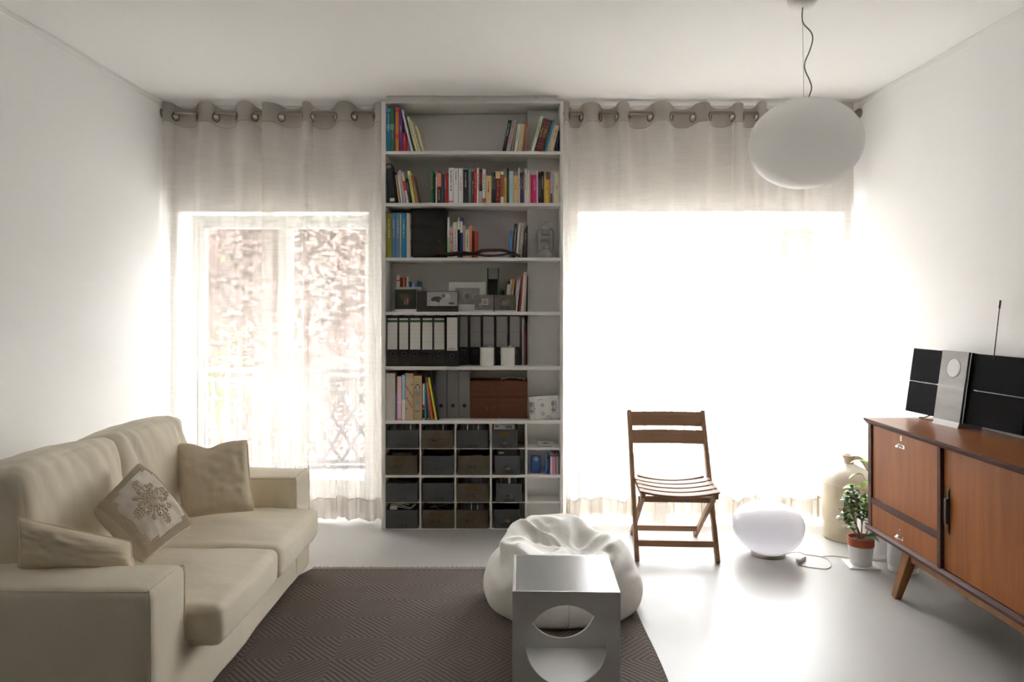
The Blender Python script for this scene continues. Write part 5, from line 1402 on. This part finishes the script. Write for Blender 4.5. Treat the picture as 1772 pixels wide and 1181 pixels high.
for th in (4.05, 4.73, 5.35):
    pts = [bag(t_ / 40, th) * 1.0 + Vector((math.cos(th), math.sin(th), 0)) * .0012 for t_ in range(9, 23)]
    MB().tube(pts, .0016, 5).build('seam', mat('bag_seam', albedo=(.58, .555, .50), rough=.9), bb, smooth=True, world=False)

def opal(name, c, tl, gl, rough, glow=0.0):
    m = bpy.data.materials.new(name); m.use_nodes = True; nt = m.node_tree; L = nt.links
    nt.nodes.remove(nt.nodes['Principled BSDF']); out = nt.nodes['Material Output']
    d = nt.nodes.new('ShaderNodeBsdfDiffuse'); t = nt.nodes.new('ShaderNodeBsdfTranslucent'); g = nt.nodes.new('ShaderNodeBsdfGlossy')
    d.inputs[0].default_value = (*c, 1); t.inputs[0].default_value = (*c, 1); g.inputs['Roughness'].default_value = rough
    m1 = nt.nodes.new('ShaderNodeMixShader'); m1.inputs[0].default_value = tl; L.new(d.outputs[0], m1.inputs[1]); L.new(t.outputs[0], m1.inputs[2])
    fr = nt.nodes.new('ShaderNodeFresnel'); fr.inputs['IOR'].default_value = 1.45
    mu = nt.nodes.new('ShaderNodeMath'); mu.operation = 'MULTIPLY'; mu.inputs[1].default_value = gl; L.new(fr.outputs[0], mu.inputs[0])
    m2 = nt.nodes.new('ShaderNodeMixShader'); L.new(mu.outputs[0], m2.inputs[0]); L.new(m1.outputs[0], m2.inputs[1]); L.new(g.outputs[0], m2.inputs[2])
    if glow:
        e = nt.nodes.new('ShaderNodeEmission'); e.inputs[0].default_value = (.93, .92, 1, 1); e.inputs[1].default_value = glow
        ad = nt.nodes.new('ShaderNodeAddShader'); L.new(m2.outputs[0], ad.inputs[0]); L.new(e.outputs[0], ad.inputs[1]); L.new(ad.outputs[0], out.inputs[0])
    else: L.new(m2.outputs[0], out.inputs[0])
    return m

# ------------------------------------------------------------------ cube table
m_tab = mat('table_lacquer', albedo=(.62, .605, .585), rough=.35)

S = .39; TH = .010
tb = empty('cube_side_table', (.2194 + S / 2 * .026, 2.657 + S / 2, .0078), rz=math.radians(-1.5), label='white cube side table with round cut-outs on the rug', cat='table')
def holed(y0, y1, rad, n=72):
    g = MB(); h = S / 2; vs = []
    def sq(a):
        c, s = math.cos(a), math.sin(a); k_ = (h - 0) / max(abs(c), abs(s)); return c * k_, s * k_
    for y in (y0, y1):
        for q in range(n):
            a = 2 * PI * q / n + PI / 4; vs.append((rad * math.cos(a), y, h + rad * math.sin(a)))
        for q in range(n):
            a = 2 * PI * q / n + PI / 4; x, z = sq(a); vs.append((x, y, h + z))
    fs = []
    for q in range(n):
        p = (q + 1) % n
        fs += [(q, p, n + p, n + q), (2 * n + q, 3 * n + q, 3 * n + p, 2 * n + p), (q, 2 * n + q, 2 * n + p, p), (n + q, n + p, 3 * n + p, 3 * n + q)]
    return g.add(vs, fs)
holed(-S / 2, -S / 2 + TH, .1462).build('front_panel', m_tab, tb, world=False)
holed(S / 2 - TH, S / 2, .1462).build('rear_panel', m_tab, tb, world=False)
for s in (-1, 1):
    MB().box(s * S / 2 - (TH if s > 0 else 0), s * S / 2 + (0 if s > 0 else TH), -S / 2 + TH, S / 2 - TH, 0, S).build('side_panel', m_tab, tb, world=False, bevel=.001)
MB().box(-S / 2 + TH, S / 2 - TH, -S / 2 + TH, S / 2 - TH, 0, TH).build('bottom_panel', m_tab, tb, world=False)
MB().box(-S / 2 + TH + .0008, S / 2 - TH - .0008, -S / 2 + TH + .0002, S / 2 - TH - .0002, S - .012, S + .0004).build('glass_top', opal('opal_table_glass', (.98, .985, .98), .82, .6, .2), tb, world=False)

# ------------------------------------------------------------------ folding chair
m_chair = wood('chair_wood', (126, 96, 76), (172, 140, 114), 'x', 9, .5, .05)
m_chair_z = wood('chair_wood_upright', (126, 96, 76), (172, 140, 114), 'z', 9, .5, .05)
ch = empty('folding_chair', (.955, 4.09, 0), rz=math.radians(-3.2), label='slatted brown wooden folding chair in front of the sunlit curtain', cat='chair')
HW = .222
for s in (-1, 1):
    MB().bar((s * HW, 0, 0), (s * HW, .41, .782), .024, .042).build('post', m_chair_z, ch, world=False, bevel=.003)
    MB().bar((s * (HW - .028), -.055, .392), (s * (HW - .028), .49, .002), .022, .034).build('leg', m_chair_z, ch, world=False, bevel=.003)
    MB().bar((s * (HW - .024), -.085, .392), (s * (HW - .024), .285, .410), .02, .036).build('seat_rail', m_chair, ch, world=False, bevel=.003)
    MB().tube([(s * (HW + .014), .205, .392), (s * (HW - .04), .205, .392)], .006, 8).build('bolt', m_steel, ch, world=False)
def slat(y0, y1, z0, z1, t, half, bow_y=0.0, bow_z=0.0, n=12):
    g = MB(); vs = []; fs = []
    a = Vector((0, y0, z0)); b = Vector((0, y1, z1)); ax = (b - a).normalized(); nr = Vector((1, 0, 0)).cross(ax)
    for i in range(n + 1):
        u = -1 + 2 * i / n; off = Vector((u * half, bow_y * (1 - u * u), -bow_z * (1 - u * u)))
        vs += [a + off - nr * t / 2, b + off - nr * t / 2, b + off + nr * t / 2, a + off + nr * t / 2]
    for i in range(n):
        for k_ in range(4): fs.append((i * 4 + k_, i * 4 + (k_ + 1) % 4, (i + 1) * 4 + (k_ + 1) % 4, (i + 1) * 4 + k_))
    fs += [(0, 1, 2, 3), (n * 4 + 3, n * 4 + 2, n * 4 + 1, n * 4)]
    return g.add(vs, fs)
py = lambda z: .41 * z / .782
for z0, z1 in ((.700, .778), (.603, .676)):
    slat(py(z0) - .012, py(z1) - .012, z0, z1, .014, HW + .012, bow_y=.022).build('back_slat', m_chair, ch, world=False, bevel=.002)
for k_ in range(5):
    y = -.088 + k_ * .077
    slat(y, y + .058, .416 + y * .05, .416 + (y + .058) * .05, .012, HW - .006 if k_ < 4 else HW - .03, bow_z=.026).build('seat_slat', m_chair, ch, world=False, bevel=.002)
MB().bar((-HW, .048, .09), (HW, .048, .09), .020, .034, side=(0, 1, 0)).build('stretcher', m_chair, ch, world=False, bevel=.002)
MB().bar((-HW + .03, .392, .072), (HW - .03, .392, .072), .020, .032, side=(0, 1, 0)).build('stretcher', m_chair, ch, world=False, bevel=.002)
MB().bar((-HW + .01, .02, .345), (HW - .01, .02, .345), .018, .03, side=(0, 1, 0)).build('seat_support_bar', m_chair, ch, world=False, bevel=.002)
ch.location = (.955, 4.09, 0)

# ------------------------------------------------------------------ glass floor lamp and its cord
m_opal = opal('opal_glass_gloss', (.95, .94, .97), .66, 1.0, .05, glow=.045)
m_opal_m = opal('opal_glass_matt', (.97, .965, .955), .68, .4, .4)
fl = empty('floor_lamp', (1.506, 4.22, 0), label='low white glass globe lamp standing on the floor beside the chair', cat='lamp')
MB().lathe([(.09, 0), (.095, .004), (.09, .02), (.0, .02)], 36).build('base_plate', m_steel, fl, smooth=40, world=False)
pr = []
for q in range(33):
    a = -PI / 2 + PI * q / 32; r = .199 * math.cos(a) ** (.86 if a > 0 else .80); z = .178 + (.122 if a > 0 else .166) * math.sin(a)
    pr.append((max(r, 0.0), z))
MB().lathe(pr, 56).build('globe', m_opal, fl, smooth=True, world=False)
m_cord = mat('cord_clear', (176, 172, 166), rough=.4); m_plug = mat('switch_white', albedo=(.78, .77, .75), rough=.4)
fc = empty('lamp_cord', (1.65, 4.1, 0), label='thin pale lamp cord with inline switch curling over the floor', cat='cord')
def fpt(px, py, h=.003): d = (EYE - h) * F / (py - CY); return P(px, py, d)
MB().tube(spline([fpt(1352, 962), fpt(1376, 956, .02), fpt(1392, 960, .012), fpt(1386, 966, .012)], 8), .0022, 6).build('cord', m_cord, fc, smooth=True)
MB().tube(spline([fpt(1382, 972, .006), fpt(1382, 978), fpt(1400, 982), fpt(1428, 985), fpt(1438, 980), fpt(1434, 970), fpt(1420, 964), fpt(1400, 961), fpt(1393, 960)], 8), .0022, 6).build('cord', m_cord, fc, smooth=True)
MB().tube(spline([fpt(1420, 964), fpt(1440, 962.5), fpt(1462, 965), fpt(1500, 969), fpt(1536, 972), fpt(1562, 971)], 8), .0022, 6).build('cord', m_cord, fc, smooth=True)
a, b = fpt(1381, 972, .012), fpt(1391, 965, .012)
MB().bar(a, b, .03, .022, side=(1, 0, 0)).build('switch', m_plug, fc, bevel=.005)

# ------------------------------------------------------------------ pendant lamp
pd = empty('pendant_lamp', (1.303, 3.2, 1.94), label='large white opal glass pendant lamp hanging from the ceiling', cat='lamp')
pc = Vector((1.303, 3.2, PZ(249, 3.2)))
pr = []
for q in range(41):
    a = -PI / 2 + PI * q / 40; ca = max(0, math.cos(a))
    pr.append((.236 * ca ** (.93 if a < 0 else .96), pc.z + .193 * math.sin(a)))
MB().lathe(pr, 64, (pc.x, pc.y, 0)).build('globe', m_opal_m, pd, smooth=True)
rx = PX(1388.5, 3.2)
MB().lathe([(.0, ZC - .045), (.01, ZC - .045), (.045, ZC - .036), (.062, ZC - .018), (.064, ZC)], 36, (rx, 3.2, 0)).build('ceiling_rose', m_plug, pd, smooth=True)
m_wire = mat('steel_wire', (180, 180, 178), rough=.4, metal=1); m_flex = mat('lamp_flex', (150, 138, 126), rough=.5)
MB().tube([(rx, 3.2, ZC - .04), (PX(1391, 3.2), 3.2, pc.z + .19)], .0012, 5).build('suspension_wire', m_wire, pd)
MB().tube(spline([P(1389.5, 8, 3.19), P(1388, 30, 3.185), P(1391, 42, 3.18), P(1403, 55, 3.17), P(1406.5, 68, 3.17), P(1401, 88, 3.175), P(1393, 108, 3.18), P(1393, 121, 3.18), P(1400, 137, 3.18), P(1404.5, 151, 3.18), P(1401, 165, 3.19), P(1397, 174, 3.195)], 8), .0028, 7).build('flex', m_flex, pd, smooth=True)

# ------------------------------------------------------------------ sideboard
m_sb = wood('sideboard_veneer', (134, 74, 30), (176, 108, 52), 'z', 7, .48, .06, contrast=.8)
m_sbt = wood('sideboard_top', (124, 74, 42), (160, 102, 62), 'y', 5, .3, .25, contrast=.6, bump=.02)
m_sbd = wood('sideboard_edge', (70, 44, 36), (96, 64, 54), 'y', 9, .55, .0)
m_sbl = wood('sideboard_leg', (136, 92, 58), (168, 120, 80), 'z', 8, .45, .1)
sb = empty('sideboard', (2.1, 2.86, 0), label='mid-century brown wooden sideboard along the right wall', cat='sideboard')
Y0, Y1, X0, X1 = 1.86, 3.855, 1.905, 2.295
ZB, ZTOP = .26, .84
MB().prism([(1.884, ZTOP), (X1, ZTOP), (X1, ZTOP - .03), (1.906, ZTOP - .03), (1.886, ZTOP - .008)], Y0 - .015, Y1 + .015).build('top', m_sbt, sb, bevel=.0015)
MB().prism([(1.8835, ZTOP - .0005), (1.886, ZTOP + .0004), (1.8885, ZTOP - .003), (1.908, ZTOP - .0305), (1.9045, ZTOP - .0305), (1.8845, ZTOP - .009)], Y0 - .015, Y1 + .016).build('front_moulding', m_sbd, sb)
MB().prism([(1.886, ZB), (X1, ZB), (X1, ZB + .022), (1.903, ZB + .024), (1.886, ZB + .014)], Y0, Y1 + .004).build('bottom_board', m_sbd, sb, bevel=.0015)
MB().box(X0, X1, Y1 - .02, Y1, ZB + .022, ZTOP - .03).build('end_panel', m_sb, sb, bevel=.001)
MB().box(X0, X1, Y0, Y0 + .02, ZB + .022, ZTOP - .03).build('end_panel', m_sb, sb, bevel=.001)
MB().box(X1 - .008, X1, Y0 + .02, Y1 - .02, ZB + .022, ZTOP - .03).build('back_panel', m_sbd, sb)
MB().box(1.900, 1.94, Y1 - .032, Y1 - .0005, ZB + .022, ZTOP - .03).build('stile', m_sbd, sb, bevel=.001)
YD = 3.235
MB().box(1.898, X1 - .01, YD - .024, YD, ZB + .022, ZTOP - .03).build('stile', m_sbd, sb, bevel=.001)
MB().box(1.902, X1 - .01, YD, Y1 - .03, .402, .432).build('rail', m_sbd, sb, bevel=.001)
dr_ = MB().box(1.908, 1.926, YD + .004, Y1 - .036, .434, ZTOP - .032).build('drop_door', m_sb, sb, bevel=.001)
dw = MB().box(1.903, 1.923, YD + .004, Y1 - .036, ZB + .0245, .400).build('drawer_front', m_sb, sb, bevel=.0015)
sd1 = MB().box(1.913, 1.929, 2.36, YD - .028, ZB + .0245, ZTOP - .032).build('sliding_door', m_sb, sb, bevel=.001)
sd2 = MB().box(1.933, 1.949, Y0 + .022, 2.46, ZB + .0245, ZTOP - .032).build('sliding_door', m_sb, sb, bevel=.001)
m_chrome = mat('handle_chrome', (196, 190, 182), rough=.2, metal=1)
m_dkh = mat('handle_dark', (52, 34, 30), rough=.4)
def tab_handle(x, y, z, par):
    MB().box(x - .0012, x + .001, y - .03, y + .03, z - .010, z + .008).build('handle_plate', m_chrome, par, bevel=.0006)
    g = MB(); vs = []; fs = []; n = 8
    for q in range(n + 1):
        a = PI * .62 * q / n; r = .013; c = Vector((x - r * math.sin(a), 0, z + .006 - r * (1 - math.cos(a)) * .9))
        vs += [Vector((c.x, y - .002, c.z)), Vector((c.x, y + .028, c.z))]
    for q in range(n): fs.append((2 * q, 2 * q + 1, 2 * q + 3, 2 * q + 2))
    o = g.add(vs, fs).build('handle_tab', m_chrome, par, smooth=True); md = o.modifiers.new('t', 'SOLIDIFY'); md.thickness = .0015
def keyhole(x, y, z, par):
    MB().prism([(0, 0), (0, .001)], 0, 1) if False else None
    poly = [(.006 * math.cos(q * PI / 8), .013 * math.sin(q * PI / 8)) for q in range(16)]
    vs = [(x - .001, y + a, z + b) for a, b in poly] + [(x + .001, y + a, z + b) for a, b in poly]
    MB().add(vs, [tuple(range(16)), tuple(range(31, 15, -1))] + [(i, (i + 1) % 16, (i + 1) % 16 + 16, i + 16) for i in range(16)]).build('keyhole', m_chrome, par)
    MB().box(x - .0016, x, y - .0018, y + .0018, z - .007, z + .006).build('key_slot', m_black, par)
tab_handle(1.907, 3.545, .752, dr_); keyhole(1.9078, 3.545, .790, dr_)
tab_handle(1.902, 3.545, .312, dw); keyhole(1.9028, 3.545, .342, dw)
yh = 3.172
MB().prism([(1.906, .46), (1.9132, .44), (1.9132, .65), (1.906, .63)], yh - .007, yh + .007).build('handle_plate', m_dkh, sd1, bevel=.001)
MB().box(1.893, 1.907, yh - .012, yh + .006, .49, .60).build('handle_grip', m_dkh, sd1, bevel=.003)
for yy in (3.70, 3.34): MB().box(1.9065, 1.909, yy - .03, yy + .03, .432, .4355).build('hinge', m_chrome, dr_)
for yt, yb, sgn in ((3.52, 3.60, 1), (2.18, 2.10, -1)):
    for xt, xb_ in ((1.945, 1.912), (2.23, 2.26)):
        MB().bar((xt, yt, ZB), (xb_, yb, 0), .05, .06, w1=.032, t1=.036).build('leg', m_sbl, sb, bevel=.003)
for xx in (1.93, 2.22): MB().box(xx, xx + .025, 2.14, 3.5, .207, ZB).build('apron_rail', m_sbl, sb, bevel=.002)

# ------------------------------------------------------------------ stereo on the sideboard
F0 = Vector((2.145, 3.945, .868)); N0 = Vector((2.235, 3.185, .868))
ax = (N0 - F0); LEN = ax.length; ax.normalize(); nr = Vector((ax.y, -ax.x, 0)).normalized()
if nr.x > 0: nr = -nr
th = math.radians(8.5); upv = Vector((0, 0, 1)) * math.cos(th) - nr * math.sin(th); outv = upv.cross(ax).normalized()
if outv.dot(nr) < 0: outv = -outv
M3 = Matrix((ax, -outv, upv)).transposed()             # local x along the panel, -y to the viewer, z up the slope
rd = empty('stereo', F0, label='black flat stereo with brushed metal centre strip on the sideboard', cat='stereo')
rd.rotation_euler = M3.to_euler()
HH = .337
m_spk = mat('speaker_cloth', (28, 28, 33), rough=.95, spec=.15, bump=.2, bscale=900)
m_gloss = mat('black_gloss', albedo=(.012, .012, .014), rough=.15)
m_alu = mat('brushed_aluminium', (112, 109, 106), rough=.42, metal=.4, vary=.12, vscale=6, stretch=(1, 1, 4), bump=.05, bscale=200)
m_alu2 = mat('spun_disc', (150, 148, 146), rough=.4, metal=.4)
ta, tb_ = .315 * LEN, .55 * LEN
for (a, b) in ((0, ta), (tb_, LEN)):
    for (z0, z1) in ((0, HH * .475), (HH * .49, HH)):
        MB().box(a, b, 0, .018, z0, z1).build('speaker_panel', m_spk, rd, world=False, bevel=.001)
MB().box(0, LEN, .006, .02, HH * .47, HH * .495).build('slot', m_gloss, rd, world=False)
MB().box(.0, .10, .003, .007, HH * .477, HH * .488).build('slot_trim', m_alu, rd, world=False)
MB().box(tb_ + .06, LEN - .01, .003, .007, HH * .477, HH * .488).build('slot_trim', m_alu, rd, world=False)
MB().box(ta, tb_, -.018, .014, -.004, HH + .003).build('centre_strip', m_alu, rd, world=False, bevel=.0015)
MB().box(ta - .001, ta + .003, -.012, .02, -.003, HH + .002).box(tb_, tb_ + .012, -.012, .02, -.003, HH + .002).build('strip_edge', m_gloss, rd, world=False)
c = Vector(((ta + tb_) / 2 + .002, -.0186, HH * .76))
MB().tube([c, c + Vector((0, -.0012, 0))], .044, 40).build('disc', m_alu2, rd, world=False, smooth=40)
MB().tube([c + Vector((.048 * math.cos(q * PI / 20), 0, .048 * math.sin(q * PI / 20))) for q in range(40)], .0012, 6, closed=True).build('disc_ring', m_alu2, rd, world=False, smooth=True)
MB().box(ta, tb_, -.0184, -.0178, HH * .46, HH * .50).build('strip_window', mat('strip_dark', (120, 116, 112), rough=.3, metal=.6), rd, world=False)
bs = [F0 + ax * (ta + .006) + nr * .03, F0 + ax * (tb_ - .0) + nr * .03]
q0, q1 = bs; bk_ = -nr * .13
vs = [Vector((v.x, v.y, z)) for z in (.8405, .8405) for v in ()]
g = MB(); lo = [q0, q1, q1 + bk_, q0 + bk_]; hi = [q0 - nr * .012, q1 - nr * .012, q1 + bk_, q0 + bk_]
bsm = empty('stereo_foot_frame') if False else None
g.add([Vector((v.x, v.y, .8404)) for v in lo] + [Vector((v.x, v.y, .868)) for v in hi], [(3, 2, 1, 0), (4, 5, 6, 7), (0, 1, 5, 4), (1, 2, 6, 5), (2, 3, 7, 6), (3, 0, 4, 7)])
inv = (Matrix.Translation(F0) @ M3.to_4x4()).inverted()
g.v = [inv @ v for v in g.v]
g.build('foot', m_alu2, rd, world=False, bevel=.001)
an = MB().tube([P(1719.5, 622, 3.40), P(1729.5, 534, 3.40)], .0022, 8); an.tube([P(1729.5, 534, 3.40), P(1731.2, 520, 3.40)], .0042, 10)
an.v = [inv @ v for v in an.v]; an.build('antenna', m_gloss, rd, world=False, smooth=40)
cbm = MB().tube(spline([F0 + ax * .20 + Vector((.03, 0, .02)), F0 + ax * .16 + Vector((0, 0, -.012)), F0 + ax * .13 + Vector((-.01, 0, -.018)), F0 + ax * .12 + Vector((.0, 0, -.024)), F0 + ax * .18 + Vector((.01, 0, -.024)), F0 + ax * .26 + Vector((.03, 0, -.02))], 6), .003, 6)
cbm.v = [inv @ v for v in cbm.v]; cbm.build('power_cable', m_gloss, rd, world=False, smooth=True)

# ------------------------------------------------------------------ stoneware jug
m_jug = mat('stoneware', albedo=(.50, .43, .31), rough=.35, vary=.10, vscale=6, coat=.3)
m_jug_t = mat('stoneware_pale', albedo=(.58, .53, .44), rough=.3, vary=.06, vscale=6, coat=.4)
m_jug_n = mat('stoneware_neck', albedo=(.42, .35, .26), rough=.4)
jg = empty('stoneware_jug', (2.115, 4.53, 0), label='tall beige stoneware jug with a handle in the corner by the curtain', cat='jug')
MB().lathe([(.145, 0), (.151, .006), (.152, .02), (.152, .335), (.150, .338)], 44).build('body', m_jug, jg, smooth=40, world=False)
MB().lathe([(.150, .338), (.148, .355), (.140, .378), (.122, .402), (.092, .424), (.06, .44), (.036, .452), (.03, .456)], 44).build('shoulder', m_jug_t, jg, smooth=True, world=False)
MB().lathe([(.030, .454), (.026, .466), (.028, .478), (.036, .498), (.038, .506), (.032, .508), (.02, .50), (.018, .45)], 32).build('neck', m_jug_n, jg, smooth=True, world=False)
MB().tube(spline([(.026, 0, .474), (.05, 0, .490), (.085, 0, .470), (.115, 0, .425), (.13, 0, .395)], 6), .013, 10).build('handle', m_jug_n, jg, smooth=True, world=False)

# ------------------------------------------------------------------ plants and pots
m_terra = mat('terracotta', (176, 96, 66), rough=.8, vary=.1, vscale=20)
m_wpot = mat('white_pot', albedo=(.80, .80, .80), rough=.4)
m_soil = mat('soil', (56, 42, 34), rough=1, bump=.6, bscale=80)
m_leafd = mat('kalanchoe_leaf', (84, 118, 64), rough=.45, vary=.25, vscale=30)
m_leafy = mat('young_leaf', (134, 176, 52), rough=.4, trans=0, sub=.0)
m_stem = mat('plant_stem', (110, 92, 70), rough=.7)
m_flower = mat('red_flower', (200, 34, 22), rough=.6)
PC = Vector((1.955, 4.045, 0))
tr = empty('pot_tray', PC, rz=math.radians(-8), label='square white tile tray under the flowering plant pot', cat='tray')
MB().box(-.08, .08, -.075, .075, 0, .006).build('tile', m_wpot, tr, world=False, bevel=.002)
MB().box(-.074, .074, -.069, .069, .006, .0075).build('glaze', m_porc, tr, world=False, bevel=.0005)
kp = empty('potted_kalanchoe', PC + Vector((0, 0, .0076)), label='small leafy potted plant with a red flower in ribbed white pot', cat='plant')
nrib = 40; prb = []
vs = []; fs = []
zs_ = [(.0, .050), (.004, .053), (.095, .064), (.104, .066)]
for z, r in zs_:
    for q in range(nrib * 2): vs.append(((r + (.0014 if q % 2 and .003 < z < .1 else 0)) * math.cos(PI * q / nrib), (r + (.0014 if q % 2 and .003 < z < .1 else 0)) * math.sin(PI * q / nrib), z))
nn = nrib * 2
for j in range(3):
    for q in range(nn): fs.append((j * nn + q, j * nn + (q + 1) % nn, (j + 1) * nn + (q + 1) % nn, (j + 1) * nn + q))
fs.append(tuple(reversed(range(nn))))
MB().add(vs, fs).build('cover_pot', m_wpot, kp, world=False)
MB().lathe([(.055, .10), (.060, .105), (.068, .105), (.069, .15), (.064, .15), (.061, .136), (.0, .134)], 40).build('clay_pot', m_terra, kp, world=False, smooth=40)
MB().lathe([(.0615, .137), (.03, .140), (0, .141)], 24).build('soil', m_soil, kp, world=False)
def leaf_mesh(name, l, w, cup, n=5):
    vs = []; fs = []
    for i in range(n + 1):
        t = i / n; ww = w * math.sin(PI * min(1, t * .93 + .07)) ** .7 * (1 if t < 1 else .05); zc = cup * (t * (1 - t)) * 2 - cup * .6 * t * t
        vs += [(l * t, -ww, zc + ww * .25), (l * t, 0, zc), (l * t, ww, zc + ww * .25)]
    for i in range(n):
        b_ = i * 3; fs += [(b_, b_ + 3, b_ + 4, b_ + 1), (b_ + 1, b_ + 4, b_ + 5, b_ + 2)]
    me = bpy.data.meshes.new(name); me.from_pydata(vs, [], fs); me.polygons.foreach_set('use_smooth', [True] * len(me.polygons)); return me
lf1 = leaf_mesh('leaf', .048, .0165, .014); lf1.materials.append(m_leafd)
lf2 = leaf_mesh('leaf', .034, .0115, .010); lf2.materials.append(m_leafy)
rnd = random.Random(21)
stems = [[(0, 0, .14), (.005, .0, .22), (-.01, .01, .31), (-.03, .01, .375), (-.05, .01, .42)], [(.0, .0, .14), (.012, .01, .22), (.03, .02, .3), (.035, .02, .375)], [(-.01, 0, .14), (-.05, -.02, .19), (-.095, -.03, .25), (-.115, -.035, .315)],
         [(.01, .01, .14), (-.015, .03, .22), (-.03, .04, .3), (-.02, .05, .36)], [(.01, -.01, .14), (.035, -.02, .21), (.05, -.01, .27), (.055, -.01, .33)], [(0, .01, .14), (-.03, .02, .24), (-.06, .02, .33), (-.065, .02, .38)]]
for si, st in enumerate(stems):
    sp_ = spline(st, 6)
    so = MB().tube(sp_, lambda i: .0036 - .002 * i / len(sp_), 7).build('stem', m_stem, kp, world=False, smooth=True)
    n = 24 if si != 2 else 20
    for q in range(n):
        t = .38 + .62 * q / (n - 1); i = min(len(sp_) - 2, int(t * (len(sp_) - 1))); p = sp_[i].lerp(sp_[i + 1], t * (len(sp_) - 1) - i)
        a = q * 2.4 + si; el_ = rnd.uniform(-.1, .7)
        sc = rnd.uniform(.75, 1.15) * (1.0 if t < .9 else .7)
        o = place('leaf', lf2 if rnd.random() < .1 else lf1, None, kp, p)
        o.rotation_euler = (rnd.uniform(-.4, .4), -el_, a); o.scale = (sc, sc, sc)
lfb = leaf_mesh('leaf', .075, .026, .02); lfb.materials.append(m_leafd)
o = place('leaf', lfb, None, kp, (.01, -.03, .16)); o.rotation_euler = (.2, .2, -.5); 
o = place('leaf', lfb, None, kp, (.02, -.02, .175)); o.rotation_euler = (-.3, .35, -.1); o.scale = (.8, .8, .8)
for q in range(6):
    me = leaf_mesh('petal', .014, .005, .006, 3); o = place('petal', me, m_flower, kp, Vector(stems[2][-1]) + Vector((-.012, -.008, .0))); o.rotation_euler = (0, -.5, q * 1.05)
# tall white planter with a pale green plant
def planter(loc, r, h, label):
    o = empty('white_planter', loc, label=label, cat='planter')
    MB().lathe([(r * .93, 0), (r * .97, .003), (r * .985, .03), (r * .965, .032), (r, .036), (r * 1.04, h - .01), (r * 1.07, h), (r * .98, h), (r * .96, h - .03), (0, h - .03)], 40).build('pot', m_wpot, o, world=False, smooth=40)
    return o
pa = planter((2.11, 4.215, 0), .082, .25, 'white planter of the pale leafed plant behind the flowering plant')
planter((2.145, 3.965, 0), .077, .24, 'white planter half hidden behind the sideboard leg')
lp = empty('leafy_plant', (2.11, 4.215, .22), label='plant with pointed pale green leaves in the rear white planter', cat='plant')
MB().lathe([(.076, .001), (.04, .005), (0, .006)], 20).build('soil', m_soil, lp, world=False)
lf3 = leaf_mesh('leaf', .11, .022, .03, 7); lf3.materials.append(m_leafy)
for k_, (dx, dy, dz, az_, el_, s) in enumerate([(-.03, 0, .30, 2.9, .15, .9), (-.06, .0, .235, 3.2, -.05, .8), (-.07, -.02, .165, 3.0, .1, 1.0), (-.05, -.03, .13, 3.5, -.9, 1.1), (-.04, -.04, .12, 4.0, -1.0, 1.0), (.03, .02, .22, .4, .2, .9), (.02, -.03, .18, 5.2, .3, .9), (-.01, .04, .27, 1.6, .4, .9), (-.035, -.02, .20, 3.8, -.1, .8), (.0, -.04, .10, 4.6, -.2, .9)]):
    MB().tube(spline([(0, 0, .004), (dx * .4, dy * .4, dz * .6), (dx, dy, dz)], 4), .002, 5).build('stem', m_leafy, lp, world=False, smooth=True)
    o = place('leaf', lf3, None, lp, (dx, dy, dz)); o.rotation_euler = (.3 * math.sin(k_ * 2), -el_, az_); o.scale = (s, s, s)
